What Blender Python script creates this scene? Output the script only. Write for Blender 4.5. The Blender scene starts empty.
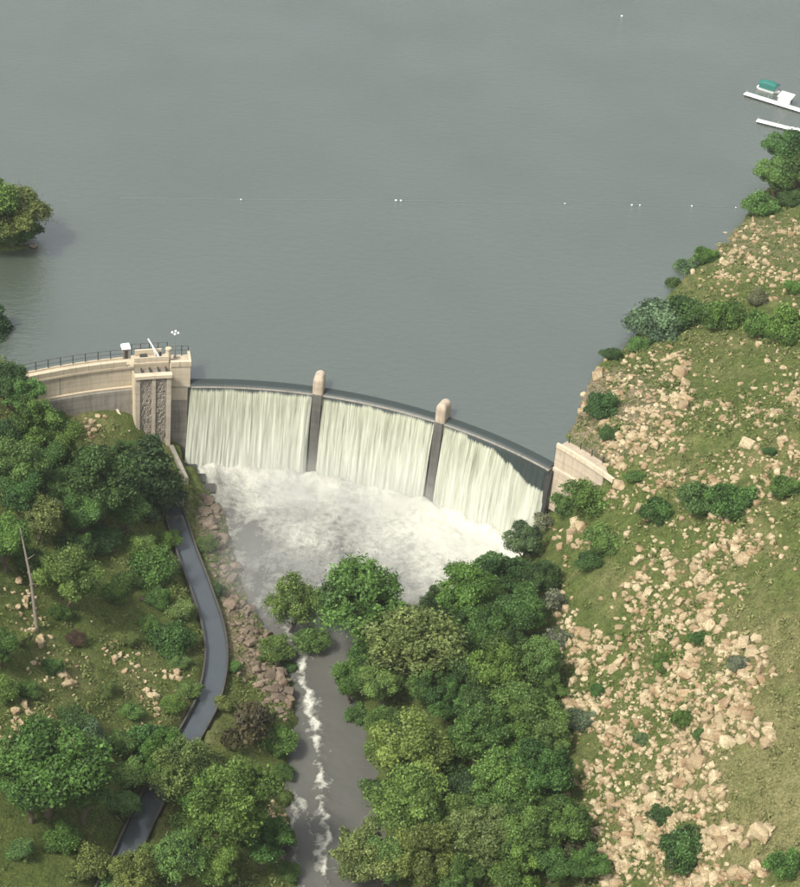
import bpy, bmesh, math, random
import numpy as np

# ------------------------------------------------------------------ camera, sky, sun, exposure
S = bpy.context.scene
COL = S.collection
F, CX, CY = 2200., 400., 443.5                 # photo pixels (800 x 887)
PITCH, ROLL, CAMH = math.radians(33), math.radians(5), 240.
CAM = np.array([0, -math.cos(PITCH) / math.sin(PITCH) * CAMH, CAMH])
FW = np.array([0, math.cos(PITCH), -math.sin(PITCH)])
_r0 = np.array([1., 0, 0]); _u0 = np.cross(_r0, FW)
RT = _r0 * math.cos(ROLL) + _u0 * math.sin(ROLL)
UP = -_r0 * math.sin(ROLL) + _u0 * math.cos(ROLL)
cd = bpy.data.cameras.new('camera'); cam = bpy.data.objects.new('camera', cd); COL.objects.link(cam)
from mathutils import Matrix, Vector
M4 = Matrix([[RT[i], UP[i], -FW[i], CAM[i]] for i in range(3)] + [[0, 0, 0, 1]])
cam.matrix_world = M4
cd.sensor_fit = 'VERTICAL'; cd.sensor_height = 24.0; cd.lens = 24.0 * F / 887.0
cd.clip_start = 1.0; cd.clip_end = 20000
S.camera = cam
S.render.resolution_x, S.render.resolution_y = 924, 1024

SUN_EL, SUN_AZ = math.radians(52), math.radians(224)   # azimuth clockwise from +Y: behind the camera, to the left
world = bpy.data.worlds.new('World'); S.world = world; world.use_nodes = True
wn = world.node_tree.nodes; wl = world.node_tree.links
sky = wn.new('ShaderNodeTexSky'); sky.sky_type = 'NISHITA'; sky.sun_disc = False
sky.sun_elevation = SUN_EL; sky.sun_rotation = SUN_AZ; sky.dust_density = 4.0; sky.air_density = 1.0; sky.ozone_density = 1.0
hs = wn.new('ShaderNodeHueSaturation'); hs.inputs['Saturation'].default_value = 0.30
wl.new(sky.outputs[0], hs.inputs['Color'])
wl.new(hs.outputs[0], wn['Background'].inputs['Color']); wn['Background'].inputs['Strength'].default_value = 0.15
sd_ = bpy.data.lights.new('sun', 'SUN'); sd_.energy = 2.6; sd_.angle = math.radians(9.0); sd_.color = (1.0, 0.965, 0.88)
sun = bpy.data.objects.new('sun', sd_); COL.objects.link(sun)
_d = Vector((math.sin(SUN_AZ) * math.cos(SUN_EL), math.cos(SUN_AZ) * math.cos(SUN_EL), math.sin(SUN_EL)))
sun.rotation_euler = _d.to_track_quat('Z', 'Y').to_euler(); sun.location = (0, 0, 150)
S.view_settings.view_transform = 'Standard'; S.view_settings.look = 'None'
S.view_settings.gamma = 1.0; S.view_settings.use_curve_mapping = False
S.view_settings.exposure = 0.64
HAZE = .00007
S.render.engine = 'CYCLES'
S.cycles.use_denoising = True
S.cycles.max_bounces = 5; S.cycles.transparent_max_bounces = 12; S.cycles.volume_bounces = 1

# ------------------------------------------------------------------ pixel <-> place helpers
def ray(u, v):
    d = FW + RT * (u - CX) / F - UP * (v - CY) / F
    return d / np.linalg.norm(d)
def at(u, v, z):                               # where the ray meets the level z
    d = ray(u, v); return CAM + d * ((z - CAM[2]) / d[2])
def proj(p):
    q = np.asarray(p, float) - CAM; w = q @ FW
    return CX + F * (q @ RT) / w, CY - F * (q @ UP) / w, F / w
rng = np.random.default_rng(7); random.seed(7)

def _hash(ix, iy, s):
    h = (ix.astype(np.int64) * 374761393 + iy.astype(np.int64) * 668265263 + s * 974711) & 0x7fffffff
    h = ((h ^ (h >> 13)) * 1274126177) & 0x7fffffff
    return ((h ^ (h >> 16)) & 0xffff) / 65535.0
def vnoise(x, y, s=0):
    ix, iy = np.floor(x), np.floor(y); fx, fy = x - ix, y - iy
    fx = fx * fx * (3 - 2 * fx); fy = fy * fy * (3 - 2 * fy)
    a, b = _hash(ix, iy, s), _hash(ix + 1, iy, s); c, d = _hash(ix, iy + 1, s), _hash(ix + 1, iy + 1, s)
    return (a + (b - a) * fx) + ((c + (d - c) * fx) - (a + (b - a) * fx)) * fy
def fbm(x, y, s=0, o=4):
    t = 0; amp = .5; n = 0
    for k in range(o):
        t = t + amp * vnoise(x, y, s + k); n += amp; x = x * 2.03 + 11.3; y = y * 2.03 + 5.7; amp *= .5
    return t / n
def sstep(a, b, x):
    t = np.clip((x - a) / (b - a), 0, 1); return t * t * (3 - 2 * t)
def poly_sd(X, Y, poly):                        # signed distance, positive inside
    P = np.asarray(poly, float); d2 = np.full(X.shape, 1e18); ins = np.zeros(X.shape, bool)
    for i in range(len(P)):
        ax, ay = P[i - 1]; bx, by = P[i]; ex, ey = bx - ax, by - ay
        t = np.clip(((X - ax) * ex + (Y - ay) * ey) / (ex * ex + ey * ey + 1e-12), 0, 1)
        d2 = np.minimum(d2, (X - ax - t * ex) ** 2 + (Y - ay - t * ey) ** 2)
        c = ((ay > Y) != (by > Y)) & (X < (bx - ax) * (Y - ay) / (by - ay + 1e-12) + ax)
        ins ^= c
    d = np.sqrt(d2); return np.where(ins, d, -d)
def line_d(X, Y, pl):
    P = np.asarray(pl, float); d2 = np.full(X.shape, 1e18)
    for i in range(1, len(P)):
        ax, ay = P[i - 1]; ex, ey = P[i] - P[i - 1]
        t = np.clip(((X - ax) * ex + (Y - ay) * ey) / (ex * ex + ey * ey + 1e-12), 0, 1)
        d2 = np.minimum(d2, (X - ax - t * ex) ** 2 + (Y - ay - t * ey) ** 2)
    return np.sqrt(d2)

# ------------------------------------------------------------------ object helpers
def tag(o, label=None, cat=None, group=None, kind=None):
    if label: o['label'] = label
    if cat: o['category'] = cat
    if group: o['group'] = group
    if kind: o['kind'] = kind
    return o
def empty(name, loc=(0, 0, 0), rz=0.):
    o = bpy.data.objects.new(name, None); COL.objects.link(o); o.location = loc; o.rotation_euler = (0, 0, rz)
    o.empty_display_size = .5
    return o
def link(name, me, parent=None, loc=None):
    o = bpy.data.objects.new(name, me); COL.objects.link(o)
    if parent: o.parent = parent
    if loc is not None: o.location = loc
    return o
def mesh(name, V, Fc, mat, smooth=False):
    me = bpy.data.meshes.new(name)
    me.from_pydata([tuple(map(float, v)) for v in V], [], [tuple(map(int, f)) for f in Fc])
    if mat: me.materials.append(mat)
    me.update()
    if smooth: me.shade_smooth()
    return me
def np_mesh(name, V, Q, mat, smooth=True, attrs=None):     # fast path: V (n,3), Q (m,3 or 4)
    me = bpy.data.meshes.new(name); V = np.asarray(V, np.float32); Q = np.asarray(Q, np.int32)
    k = Q.shape[1]
    me.vertices.add(len(V)); me.vertices.foreach_set('co', V.ravel())
    me.loops.add(Q.size); me.loops.foreach_set('vertex_index', Q.ravel())
    me.polygons.add(len(Q)); me.polygons.foreach_set('loop_start', np.arange(0, Q.size, k, dtype=np.int32))
    me.update(calc_edges=True)
    if smooth: me.shade_smooth()
    for nm, arr in (attrs or {}).items():
        arr = np.asarray(arr, np.float32)
        if arr.ndim == 1:
            a = me.attributes.new(nm, 'FLOAT', 'POINT' if len(arr) == len(V) else 'FACE'); a.data.foreach_set('value', arr)
        else:
            a = me.attributes.new(nm, 'FLOAT_VECTOR', 'POINT'); a.data.foreach_set('vector', arr.ravel())
    if mat: me.materials.append(mat)
    me.validate(); return me
def grid_q(nu, nv):
    i = np.arange(nu - 1)[:, None] * nv + np.arange(nv - 1)[None, :]
    i = i.ravel(); return np.stack([i, i + nv, i + nv + 1, i + 1], 1)
class MB:
    def __init__(s): s.V = []; s.F = []
    def add(s, V, Fc):
        n = len(s.V); s.V += [tuple(v) for v in V]; s.F += [tuple(i + n for i in f) for f in Fc]; return s
    def hexa(s, c):                            # 8 corners: bottom 4 ccw, top 4 ccw
        return s.add(c, [(3, 2, 1, 0), (4, 5, 6, 7), (0, 1, 5, 4), (1, 2, 6, 5), (2, 3, 7, 6), (3, 0, 4, 7)])
    def box(s, c, d, rz=0.):
        cx, cy, cz = c; ca, sa = math.cos(rz), math.sin(rz); o = []
        for z in (-1, 1):
            for x, y in ((-1, -1), (1, -1), (1, 1), (-1, 1)):
                X, Y = x * d[0] / 2, y * d[1] / 2
                o.append((cx + X * ca - Y * sa, cy + X * sa + Y * ca, cz + z * d[2] / 2))
        return s.hexa(o)
    def tube(s, p, q, r0, r1=None, n=8):
        r1 = r0 if r1 is None else r1
        p, q = Vector(p), Vector(q); d = (q - p).normalized(); x = d.orthogonal().normalized(); y = d.cross(x)
        V = [p + (x * math.cos(2 * math.pi * i / n) + y * math.sin(2 * math.pi * i / n)) * r0 for i in range(n)]
        V += [q + (x * math.cos(2 * math.pi * i / n) + y * math.sin(2 * math.pi * i / n)) * r1 for i in range(n)]
        return s.add(V, [(i, (i + 1) % n, n + (i + 1) % n, n + i) for i in range(n)] + [tuple(range(n))[::-1], tuple(range(n, 2 * n))])
    def ball(s, c, r, n=8, m=6, sq=1.):
        V = [(c[0], c[1], c[2] + r * sq)]
        for j in range(1, m):
            t = math.pi * j / m
            V += [(c[0] + r * math.sin(t) * math.cos(2 * math.pi * i / n), c[1] + r * math.sin(t) * math.sin(2 * math.pi * i / n), c[2] + r * sq * math.cos(t)) for i in range(n)]
        V.append((c[0], c[1], c[2] - r * sq)); L = len(V) - 1; Fc = []
        for i in range(n):
            Fc.append((0, 1 + i, 1 + (i + 1) % n)); Fc.append((L, L - n + (i + 1) % n, L - n + i))
            for j in range(m - 2):
                b = 1 + j * n; Fc.append((b + i, b + n + i, b + n + (i + 1) % n, b + (i + 1) % n))
        return s.add(V, Fc)
    def build(s, name, mat, parent=None, smooth=False):
        return link(name, mesh(name, s.V, s.F, mat, smooth), parent)

# ------------------------------------------------------------------ the dam's plan: one circle for spillway and wings
_pts = [at(u, v, 0)[:2] for u, v in ((190, 383), (254, 384), (318, 391), (380, 403), (442, 418), (500, 443), (552, 466))]
_A = np.array([[2 * x, 2 * y, 1] for x, y in _pts]); _b = np.array([x * x + y * y for x, y in _pts])
_c = np.linalg.lstsq(_A, _b, rcond=None)[0]; DC = _c[:2]; DR = math.sqrt(_c[2] + DC @ DC)
_q = _pts[0] - DC; TH0 = math.atan2(_q[0], _q[1])
def arc(a, s, z=None):                         # a: metres along the crest from its left end, s: metres downstream
    th = np.asarray(a, float) / DR + TH0; r = DR - np.asarray(s, float)
    x, y = DC[0] + r * np.sin(th), DC[1] + r * np.cos(th)
    return (x, y) if z is None else (float(x), float(y), float(z))
def arc_inv(x, y):
    dx, dy = np.asarray(x) - DC[0], np.asarray(y) - DC[1]
    return (np.arctan2(dx, dy) - TH0) * DR, DR - np.hypot(dx, dy)
def rz_at(a): return -(a / DR + TH0)
CREST = 79.8
POOL = -20.0
def river_z(y): return np.interp(y, [-190, -101, -62, -38, -30], [-27.0, -24.2, -22.6, -20.6, POOL])
def riv(u, v):
    z = POOL
    for _ in range(6): p = at(u, v, z); z = float(river_z(p[1]))
    return p[:2]
def arcsolid(a0, a1, prof, step=1.0):          # prof: closed (s,z) outline, swept along the crest circle
    n = max(2, int(abs(a1 - a0) / step) + 1); V = []; Fc = []; k = len(prof)
    for a in np.linspace(a0, a1, n):
        for s, z in prof: V.append(arc(a, s, z))
    for i in range(n - 1):
        for j in range(k):
            Fc.append((i * k + j, i * k + (j + 1) % k, (i + 1) * k + (j + 1) % k, (i + 1) * k + j))
    Fc += [tuple(range(k))[::-1], tuple((n - 1) * k + j for j in range(k))]
    return MB().add(V, Fc)
def fixn(o):
    bm = bmesh.new(); bm.from_mesh(o.data); bmesh.ops.recalc_face_normals(bm, faces=bm.faces); bm.to_mesh(o.data); bm.free(); return o

# ------------------------------------------------------------------ materials
class Mat:
    def __init__(s, name):
        s.m = bpy.data.materials.new(name); s.m.use_nodes = True; s.n = s.m.node_tree.nodes; s.l = s.m.node_tree.links
        s.b = s.n['Principled BSDF']; s.out = s.n['Material Output']; s.b.inputs['Specular IOR Level'].default_value = .3
    def node(s, t, **kw):
        n = s.n.new(t)
        for k, v in kw.items():
            if hasattr(n, k): setattr(n, k, v)
            else: n.inputs[k.replace('_', ' ')].default_value = v
        return n
    def set(s, sock, v):
        if isinstance(v, bpy.types.NodeSocket): s.l.new(v, sock)
        else: sock.default_value = v
    def pos(s, sc=(1, 1, 1), obj=False):
        g = s.node('ShaderNodeTexCoord').outputs['Object'] if obj else s.node('ShaderNodeNewGeometry').outputs['Position']
        mp = s.node('ShaderNodeMapping'); s.l.new(g, mp.inputs[0]); mp.inputs['Scale'].default_value = sc; return mp.outputs[0]
    def noise(s, vec, scale, detail=5, rough=.55, dist=0.):
        n = s.node('ShaderNodeTexNoise'); s.l.new(vec, n.inputs['Vector']); n.inputs['Scale'].default_value = scale
        n.inputs['Detail'].default_value = detail; n.inputs['Roughness'].default_value = rough; n.inputs['Distortion'].default_value = dist
        return n.outputs['Fac']
    def ramp(s, f, stops):
        r = s.node('ShaderNodeValToRGB'); s.l.new(f, r.inputs[0]); e = r.color_ramp.elements
        while len(e) < len(stops): e.new(.5)
        for k, (p, c) in enumerate(stops):
            e[k].position = p; e[k].color = (c, c, c, 1) if isinstance(c, (int, float)) else (*c, 1)
        return r.outputs[0]
    def mix(s, f, a, b, mode='MIX'):
        m = s.node('ShaderNodeMix'); m.data_type = 'RGBA'; m.blend_type = mode
        s.set(m.inputs[0], f)
        for k, v in ((6, a), (7, b)):
            s.set(m.inputs[k], (*v, 1) if isinstance(v, tuple) and len(v) == 3 else v)
        return m.outputs[2]
    def math(s, op, a, b=0., c=0., clamp=False):
        m = s.node('ShaderNodeMath'); m.operation = op; m.use_clamp = clamp
        s.set(m.inputs[0], a); s.set(m.inputs[1], b); s.set(m.inputs[2], c); return m.outputs[0]
    def attr(s, name, t='GEOMETRY', out='Fac'):
        a = s.node('ShaderNodeAttribute'); a.attribute_type = t; a.attribute_name = name; return a.outputs[out]
    def bump(s, h, strength=.5, dist=.1):
        b = s.node('ShaderNodeBump'); b.inputs['Strength'].default_value = strength; b.inputs['Distance'].default_value = dist
        s.l.new(h, b.inputs['Height']); s.l.new(b.outputs[0], s.b.inputs['Normal'])
    def col(s, c): s.set(s.b.inputs['Base Color'], (*c, 1) if isinstance(c, tuple) else c)
    def rough(s, r): s.set(s.b.inputs['Roughness'], r)

def concrete(name, light, dark, streak=.5, rough=.85, dirt=.5):
    m = Mat(name); p = m.pos(); n1 = m.noise(p, .35, 6, .6)
    st = m.noise(m.pos((1.3, 1.3, .09)), 1.0, 5, .65)
    c = m.mix(m.ramp(n1, [(.3, 0), (.75, dirt)]), light, dark)
    c = m.mix(m.ramp(st, [(.48, 0), (.75, streak)]), c, tuple(x * .55 for x in dark))
    lift = m.noise(m.pos((.03, .03, 1.1)), 1.0, 3, .6); c = m.mix(m.ramp(lift, [(.42, .3), (.56, 0)]), c, tuple(x * .6 for x in dark))
    blot = m.noise(m.pos((.6, .6, .35)), 1.0, 6, .7); c = m.mix(m.ramp(blot, [(.54, 0), (.72, .45)]), c, tuple(x * .5 for x in dark))
    fine = m.noise(p, 4.0, 4, .7)
    c = m.mix(m.math('MULTIPLY', fine, .25), c, tuple(x * .7 for x in light))
    m.col(c); m.rough(rough); m.bump(fine, .4, .05); return m.m
M_CREAM = concrete('cream_concrete', (.58, .50, .37), (.40, .335, .24), .5)
M_COPING = concrete('coping_concrete', (.62, .53, .38), (.42, .35, .25), .25)
M_GREY = concrete('weathered_concrete', (.29, .265, .22), (.15, .135, .11), .7)
M_WET = concrete('wet_concrete', (.055, .055, .05), (.028, .03, .03), .6, .35)
M_FIN = concrete('damp_concrete', (.13, .125, .11), (.07, .066, .06), .7, .5)
M_TOWER = concrete('tower_concrete', (.50, .44, .34), (.33, .285, .22), .5)
M_PIER = concrete('pier_concrete', (.52, .43, .32), (.33, .27, .20), .6)
M_STONE = concrete('stone_block', (.42, .37, .30), (.22, .19, .16), .5)
def plain(name, c, rough=.5, metal=0., var=.25):
    m = Mat(name); n = m.noise(m.pos(obj=True), 2.5, 4)
    m.col(m.mix(m.math('MULTIPLY', n, var), c, tuple(x * .45 for x in c))); m.rough(rough); m.b.inputs['Metallic'].default_value = metal; return m.m
M_STEEL = plain('dark_steel', (.06, .06, .055), .5, .3)
M_GALV = plain('galvanised_steel', (.35, .36, .35), .4, .6)
M_WHITE = plain('white_paint', (.75, .76, .74), .4, 0, .15)
M_TEAL = plain('teal_canvas', (.03, .16, .13), .7, 0, .4)
M_DECK = plain('white_deck', (.72, .74, .72), .6, 0, .25)
M_FLOAT = plain('black_float', (.02, .02, .022), .5)
M_CANALC = concrete('canal_concrete', (.085, .08, .068), (.045, .042, .036), .6)
M_ROOF = plain('cream_roof', (.70, .66, .56), .6, 0, .2)
M_DARKWOOD = plain('dark_wood', (.05, .038, .028), .8)
M_PALEWOOD = plain('pale_dead_wood', (.19, .165, .13), .85, 0, .5)
def rustred():
    m = Mat('red_earth'); m.col(m.mix(m.noise(m.pos(), 1.2), (.16, .05, .035), (.25, .12, .08))); m.rough(.9); return m.m
M_RED = rustred()

def mat_lake():
    m = Mat('lake_water'); p = m.pos((1, 1.5, 1)); big = m.noise(m.pos(), .015, 3, .5)
    m.col(m.mix(m.ramp(big, [(.3, 0), (.7, 1)]), (.058, .074, .054), (.066, .082, .061)))
    m.rough(.14); m.b.inputs['IOR'].default_value = 2.75; m.b.inputs['Specular IOR Level'].default_value = .5
    h = m.math('ADD', m.noise(p, 1.1, 6, .7), m.math('MULTIPLY', m.noise(p, .42, 4, .6), 2.2)); h = m.math('MULTIPLY', h, m.ramp(m.noise(m.pos(), .022, 4, .6), [(.3, .35), (.7, 1)])); m.bump(h, 1.0, .17)
    return m.m
M_LAKE = mat_lake()
def mat_fall():
    m = Mat('falling_water'); uv = m.attr('fuv', out='Vector'); w = m.attr('white')
    def mp(sx, sy):
        k = m.node('ShaderNodeMapping'); m.l.new(uv, k.inputs[0]); k.inputs['Scale'].default_value = (sx, sy, 1); return k.outputs[0]
    st = m.noise(mp(1.5, .05), 1.0, 7, .72)
    st2 = m.noise(mp(4.2, .11), 1.0, 4, .6)
    st3 = m.noise(mp(.35, .06), 1.0, 4, .6)
    sc = m.math('ADD', m.math('MULTIPLY', st, .50), m.math('ADD', m.math('MULTIPLY', st2, .22), m.math('MULTIPLY', st3, .28)))
    sy = m.node('ShaderNodeSeparateXYZ'); m.l.new(uv, sy.inputs[0]); t = m.ramp(m.math('DIVIDE', sy.outputs[1], 20.0, clamp=True), [(0, 0), (.35, .45), (.9, 1)])
    white = m.mix(m.ramp(sc, [(.39, 0), (.49, .5), (.60, 1)]), m.mix(t, (.17, .175, .11), (.34, .35, .27)), m.mix(t, (.49, .505, .38), (.60, .61, .53)))
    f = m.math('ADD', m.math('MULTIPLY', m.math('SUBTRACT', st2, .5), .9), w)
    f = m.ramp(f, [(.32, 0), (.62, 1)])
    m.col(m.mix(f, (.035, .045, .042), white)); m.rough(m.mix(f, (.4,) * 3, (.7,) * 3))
    m.bump(sc, .6, .3); return m.m
M_FALL = mat_fall()
def mat_river():
    m = Mat('river_water'); p = m.pos(); foam = m.attr('foam'); uv = m.attr('ruv', out='Vector')
    k = m.node('ShaderNodeMapping'); m.l.new(uv, k.inputs[0]); k.inputs['Scale'].default_value = (.42, .16, 1); fl = k.outputs[0]
    a = m.noise(fl, 1.0, 8, .66, .5); b = m.noise(p, .8, 8, .72, .4)
    rg = m.math('POWER', m.math('SUBTRACT', 1.0, m.math('ABSOLUTE', m.math('MULTIPLY_ADD', m.noise(p, .30, 7, .6, .9), 2.0, -1.0))), 4.0)
    f = m.math('ADD', m.math('ADD', m.math('MULTIPLY', a, .42), m.math('MULTIPLY', b, .42)), m.math('ADD', m.math('MULTIPLY', rg, .16), foam))
    f = m.ramp(m.math('MULTIPLY', f, .78), [(.58, 0), (.68, .4), (.86, 1)])
    mud = m.mix(m.noise(p, .12, 5), (.078, .077, .065), (.112, .110, .096))
    m.col(m.mix(f, mud, m.mix(b, (.40, .385, .305), (.64, .64, .57)))); m.rough(m.mix(f, (.22,) * 3, (.8,) * 3))
    m.bump(m.math('MULTIPLY', m.math('ADD', b, a), m.math('ADD', f, .22)), .7, .35); return m.m
M_RIVER = mat_river()
def mat_canal():
    m = Mat('canal_water'); p = m.pos(); m.col(m.mix(m.noise(p, .3, 4), (.046, .056, .062), (.07, .08, .085))); m.rough(.06); m.b.inputs['IOR'].default_value = 1.9
    m.bump(m.noise(p, 1.2, 4), .25, .1); return m.m
M_CANAL = mat_canal()
def mat_ground():
    m = Mat('hillside'); p = m.pos(); dry = m.attr('dry'); soil = m.attr('soil')
    n1 = m.noise(p, .09, 6, .62, .4); n2 = m.noise(p, .55, 6, .7); n3 = m.noise(p, 2.6, 5, .75)
    green = m.mix(m.ramp(n2, [(.3, 0), (.7, 1)]), (.068, .102, .028), (.165, .205, .056))
    olive = m.mix(m.ramp(n2, [(.3, 0), (.72, 1)]), (.17, .165, .066), (.34, .31, .145))
    f = m.math('ADD', m.math('MULTIPLY', dry, .9), m.math('MULTIPLY_ADD', n1, 1.7, -.9)); g = m.mix(m.ramp(f, [(.25, 0), (.75, 1)]), green, olive)
    earth = m.mix(n3, (.17, .125, .08), (.42, .34, .23))
    f2 = m.math('ADD', m.math('ADD', soil, m.math('MULTIPLY_ADD', n2, 1.1, -.55)), m.math('MULTIPLY_ADD', n3, .6, -.3))
    c = m.mix(m.ramp(f2, [(.5, 0), (.72, 1)]), g, earth)
    c = m.mix(m.ramp(n3, [(.36, .75), (.60, 0)]), c, (.035, .04, .012))
    m.col(c); m.rough(.95); m.b.inputs['Specular IOR Level'].default_value = .1; m.bump(m.math('ADD', n3, n2), 1.0, .45); return m.m
M_GROUND = mat_ground()
def mat_rock(name, a, b, dark):
    m = Mat(name); p = m.pos(); n = m.noise(p, .8, 5, .65); n2 = m.noise(p, 3.5, 5, .7)
    oi = m.math('FRACT', m.math('ADD', m.node('ShaderNodeObjectInfo').outputs['Random'], m.attr('lv')))
    c = m.mix(m.math('ADD', m.math('MULTIPLY', oi, .75), m.math('MULTIPLY', n, .25)), a, b)
    c = m.mix(m.ramp(m.noise(p, .33, 3), [(.5, 0), (.62, .55)]), c, tuple(x * y for x, y in zip(b, (.85, .68, .55))))
    c = m.mix(m.ramp(n2, [(.36, .6), (.56, 0)]), c, dark)
    m.col(c); m.rough(.9); m.bump(n2, .7, .12); return m.m
M_ROCK = mat_rock('tan_rock', (.54, .455, .285), (.27, .19, .105), (.11, .085, .05))
M_ROCKG = mat_rock('brown_wet_rock', (.26, .20, .14), (.12, .095, .07), (.05, .04, .03))
def mat_leaf():
    m = Mat('foliage'); t = m.attr('tint', 'OBJECT', 'Color'); v = m.attr('lv')
    c = m.mix(1.0, t, m.mix(v, (.34, .37, .36), (1.75, 1.62, 1.25)), 'MULTIPLY')
    m.col(c); m.rough(.55); m.b.inputs['Specular IOR Level'].default_value = .25
    tr = m.node('ShaderNodeBsdfTranslucent'); m.l.new(c, tr.inputs[0]); mx = m.node('ShaderNodeMixShader'); mx.inputs[0].default_value = .28
    m.l.new(m.b.outputs[0], mx.inputs[1]); m.l.new(tr.outputs[0], mx.inputs[2]); m.l.new(mx.outputs[0], m.out.inputs[0]); return m.m
M_LEAF = mat_leaf()
def mat_tuft():
    m = Mat('tuft_leaves'); v = m.attr('lv'); d = m.attr('dry')
    c = m.mix(d, m.mix(v, (.040, .072, .018), (.145, .190, .052)), m.mix(v, (.11, .12, .042), (.28, .265, .12)))
    m.col(c); m.rough(.8); m.b.inputs['Specular IOR Level'].default_value = .1; return m.m
M_TUFT = mat_tuft()
M_BARK = plain('bark', (.11, .085, .06), .9, 0, .5)
M_TWIG = plain('grey_twigs', (.22, .195, .16), .9, 0, .6)

# ------------------------------------------------------------------ terrain
shoreR = [(566, 436), (577, 421), (582, 402), (598, 366), (622, 350), (664, 303), (690, 273), (725, 241), (746, 215), (766, 190), (797, 143), (850, 90), (930, 20)]
shoreL = [(26, 377), (8, 362), (-20, 348), (-70, 330), (-160, 300)]
W = lambda l, z=0.: [tuple(at(u, v, z)[:2]) for u, v in l]
lake_poly = [arc(a, -2.2) for a in np.arange(-33, 81, 1.0)] + W(shoreR) + [(700, 900), (700, 4000), (-1500, 4000), (-1500, 200)] + W(shoreL)[::-1]
lake_poly = [(float(x), float(y)) for x, y in lake_poly]
riv_poly = [tuple(map(float, arc(a, 1.0))) for a in np.arange(0.5, 80, 1.5)] + [tuple(riv(u, v)) for u, v in
    [(548, 530), (520, 570), (470, 592), (420, 618), (372, 655), (350, 690), (362, 725), (374, 762), (386, 830), (392, 890), (398, 980), (404, 1180),
     (276, 1180), (282, 980), (286, 887), (283, 800), (286, 750), (290, 700), (284, 660), (262, 628), (246, 602), (234, 562), (222, 515), (196, 482)]]
CANAL_Z = -16.0
canal_px = [(171, 507), (176, 520), (186, 550), (202, 593), (213, 628), (216, 662), (209, 698), (196, 725), (186, 742), (170, 768), (151, 803), (137, 832), (122, 865), (104, 900), (80, 950)]
cl = W(canal_px, CANAL_Z)
def smooth_line(P, step):
    P = np.array([2 * np.array(P[0]) - P[1], *P, 2 * np.array(P[-1]) - P[-2]], float); o = []
    for i in range(1, len(P) - 2):
        n = max(2, int(np.linalg.norm(P[i + 1] - P[i]) / step))
        for t in np.arange(n) / n:
            a, b, c, d = P[i - 1:i + 3]
            o.append(.5 * (2 * b + (c - a) * t + (2 * a - 5 * b + 4 * c - d) * t * t + (3 * b - a - 3 * c + d) * t ** 3))
    o.append(P[-2]); return np.array(o)
CL = smooth_line(cl, 1.0)
ctrl = [(u, v, .4) for u, v in shoreR] + [(u, v, .4) for u, v in shoreL[1:]]
ctrl += [  # right hill: rises to the right
 (640, 395, 6), (700, 340, 6), (800, 300, 13), (800, 210, 7), (740, 270, 6), (700, 420, 12), (800, 400, 21), (880, 300, 22), (900, 420, 30), (860, 180, 10),
 (606, 470, 4.2), (640, 470, 7), (700, 490, 13), (800, 490, 22), (880, 520, 28), (575, 482, -4), (558, 490, -6.5), (620, 520, 2.5), (650, 560, 4.5), (720, 560, 13), (800, 570, 21),
 (580, 540, -5), (540, 530, -15), (560, 600, -9.5), (600, 600, -4), (650, 610, 3), (720, 620, 12), (800, 640, 19), (880, 640, 23),
 (555, 700, -11), (600, 700, -5.5), (640, 700, 0), (700, 700, 8.5), (760, 700, 15), (800, 720, 17), (880, 740, 19),
 (570, 790, -12), (620, 790, -5.5), (680, 790, 2.5), (740, 790, 10), (800, 800, 13.5), (890, 820, 16),
 (590, 870, -13), (650, 870, -5), (700, 870, 2), (760, 870, 8), (830, 880, 11), (600, 960, -14), (720, 960, 2), (850, 960, 8),
 # wooded right bank
 (500, 600, -16.5), (440, 640, -18.5), (400, 700, -19.5), (450, 700, -17.5), (500, 700, -14.5), (420, 800, -21), (480, 800, -17.5), (530, 800, -14.5), (430, 890, -22), (500, 890, -18), (550, 890, -15.5), (440, 980, -22.5), (520, 980, -18.5), (440, 1150, -24.5), (540, 1150, -19), (740, 1150, 0), (240, 1150, -24), (120, 1150, -19), (-20, 1150, -10),
 # left bank
 (60, 412, -5), (100, 412, -5.5), (30, 412, -2), (-10, 400, 4), (-60, 380, 6), (-120, 380, 10), (128, 420, -7), (152, 452, -13.2), (172, 490, -15.2), (120, 470, -9.5), (80, 460, -6), (40, 460, -2), (-10, 460, 3), (-90, 480, 10),
 (140, 530, -12.5), (110, 540, -10), (60, 540, -4.5), (0, 540, 2.5), (-90, 560, 10), (160, 600, -13), (120, 620, -11), (60, 630, -5), (0, 630, 1.5), (-90, 650, 8),
 (175, 690, -14.4), (130, 700, -11.5), (70, 710, -6), (0, 710, 0), (-90, 740, 6), (150, 760, -14.2), (90, 790, -10), (30, 790, -5.5), (-60, 820, -1), (110, 830, -14), (60, 870, -11.5), (0, 870, -8), (-80, 920, -4), (60, 960, -14),
 # strip between canal and river
 (200, 500, -17.5), (214, 540, -18.3), (236, 600, -18.8), (246, 650, -18.2), (262, 690, -20), (238, 700, -17.5), (225, 740, -17.4), (262, 760, -20.6), (200, 780, -17.4), (235, 820, -19.6), (270, 850, -22.2), (180, 840, -17.8), (220, 890, -20.5), (160, 890, -18), (150, 960, -19), (240, 970, -22)]
CP = np.array([at(u, v, z) for u, v, z in ctrl])
def tps_fit(P, lam=.6):
    n = len(P); d = np.hypot(P[:, None, 0] - P[None, :, 0], P[:, None, 1] - P[None, :, 1]); K = np.where(d > 0, d * d * np.log(d + 1e-9), 0) + np.eye(n) * lam * 20
    Q = np.c_[np.ones(n), P[:, :2]]; A = np.block([[K, Q], [Q.T, np.zeros((3, 3))]])
    return np.linalg.solve(A, np.r_[P[:, 2], 0, 0, 0])
TW = tps_fit(CP)
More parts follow.
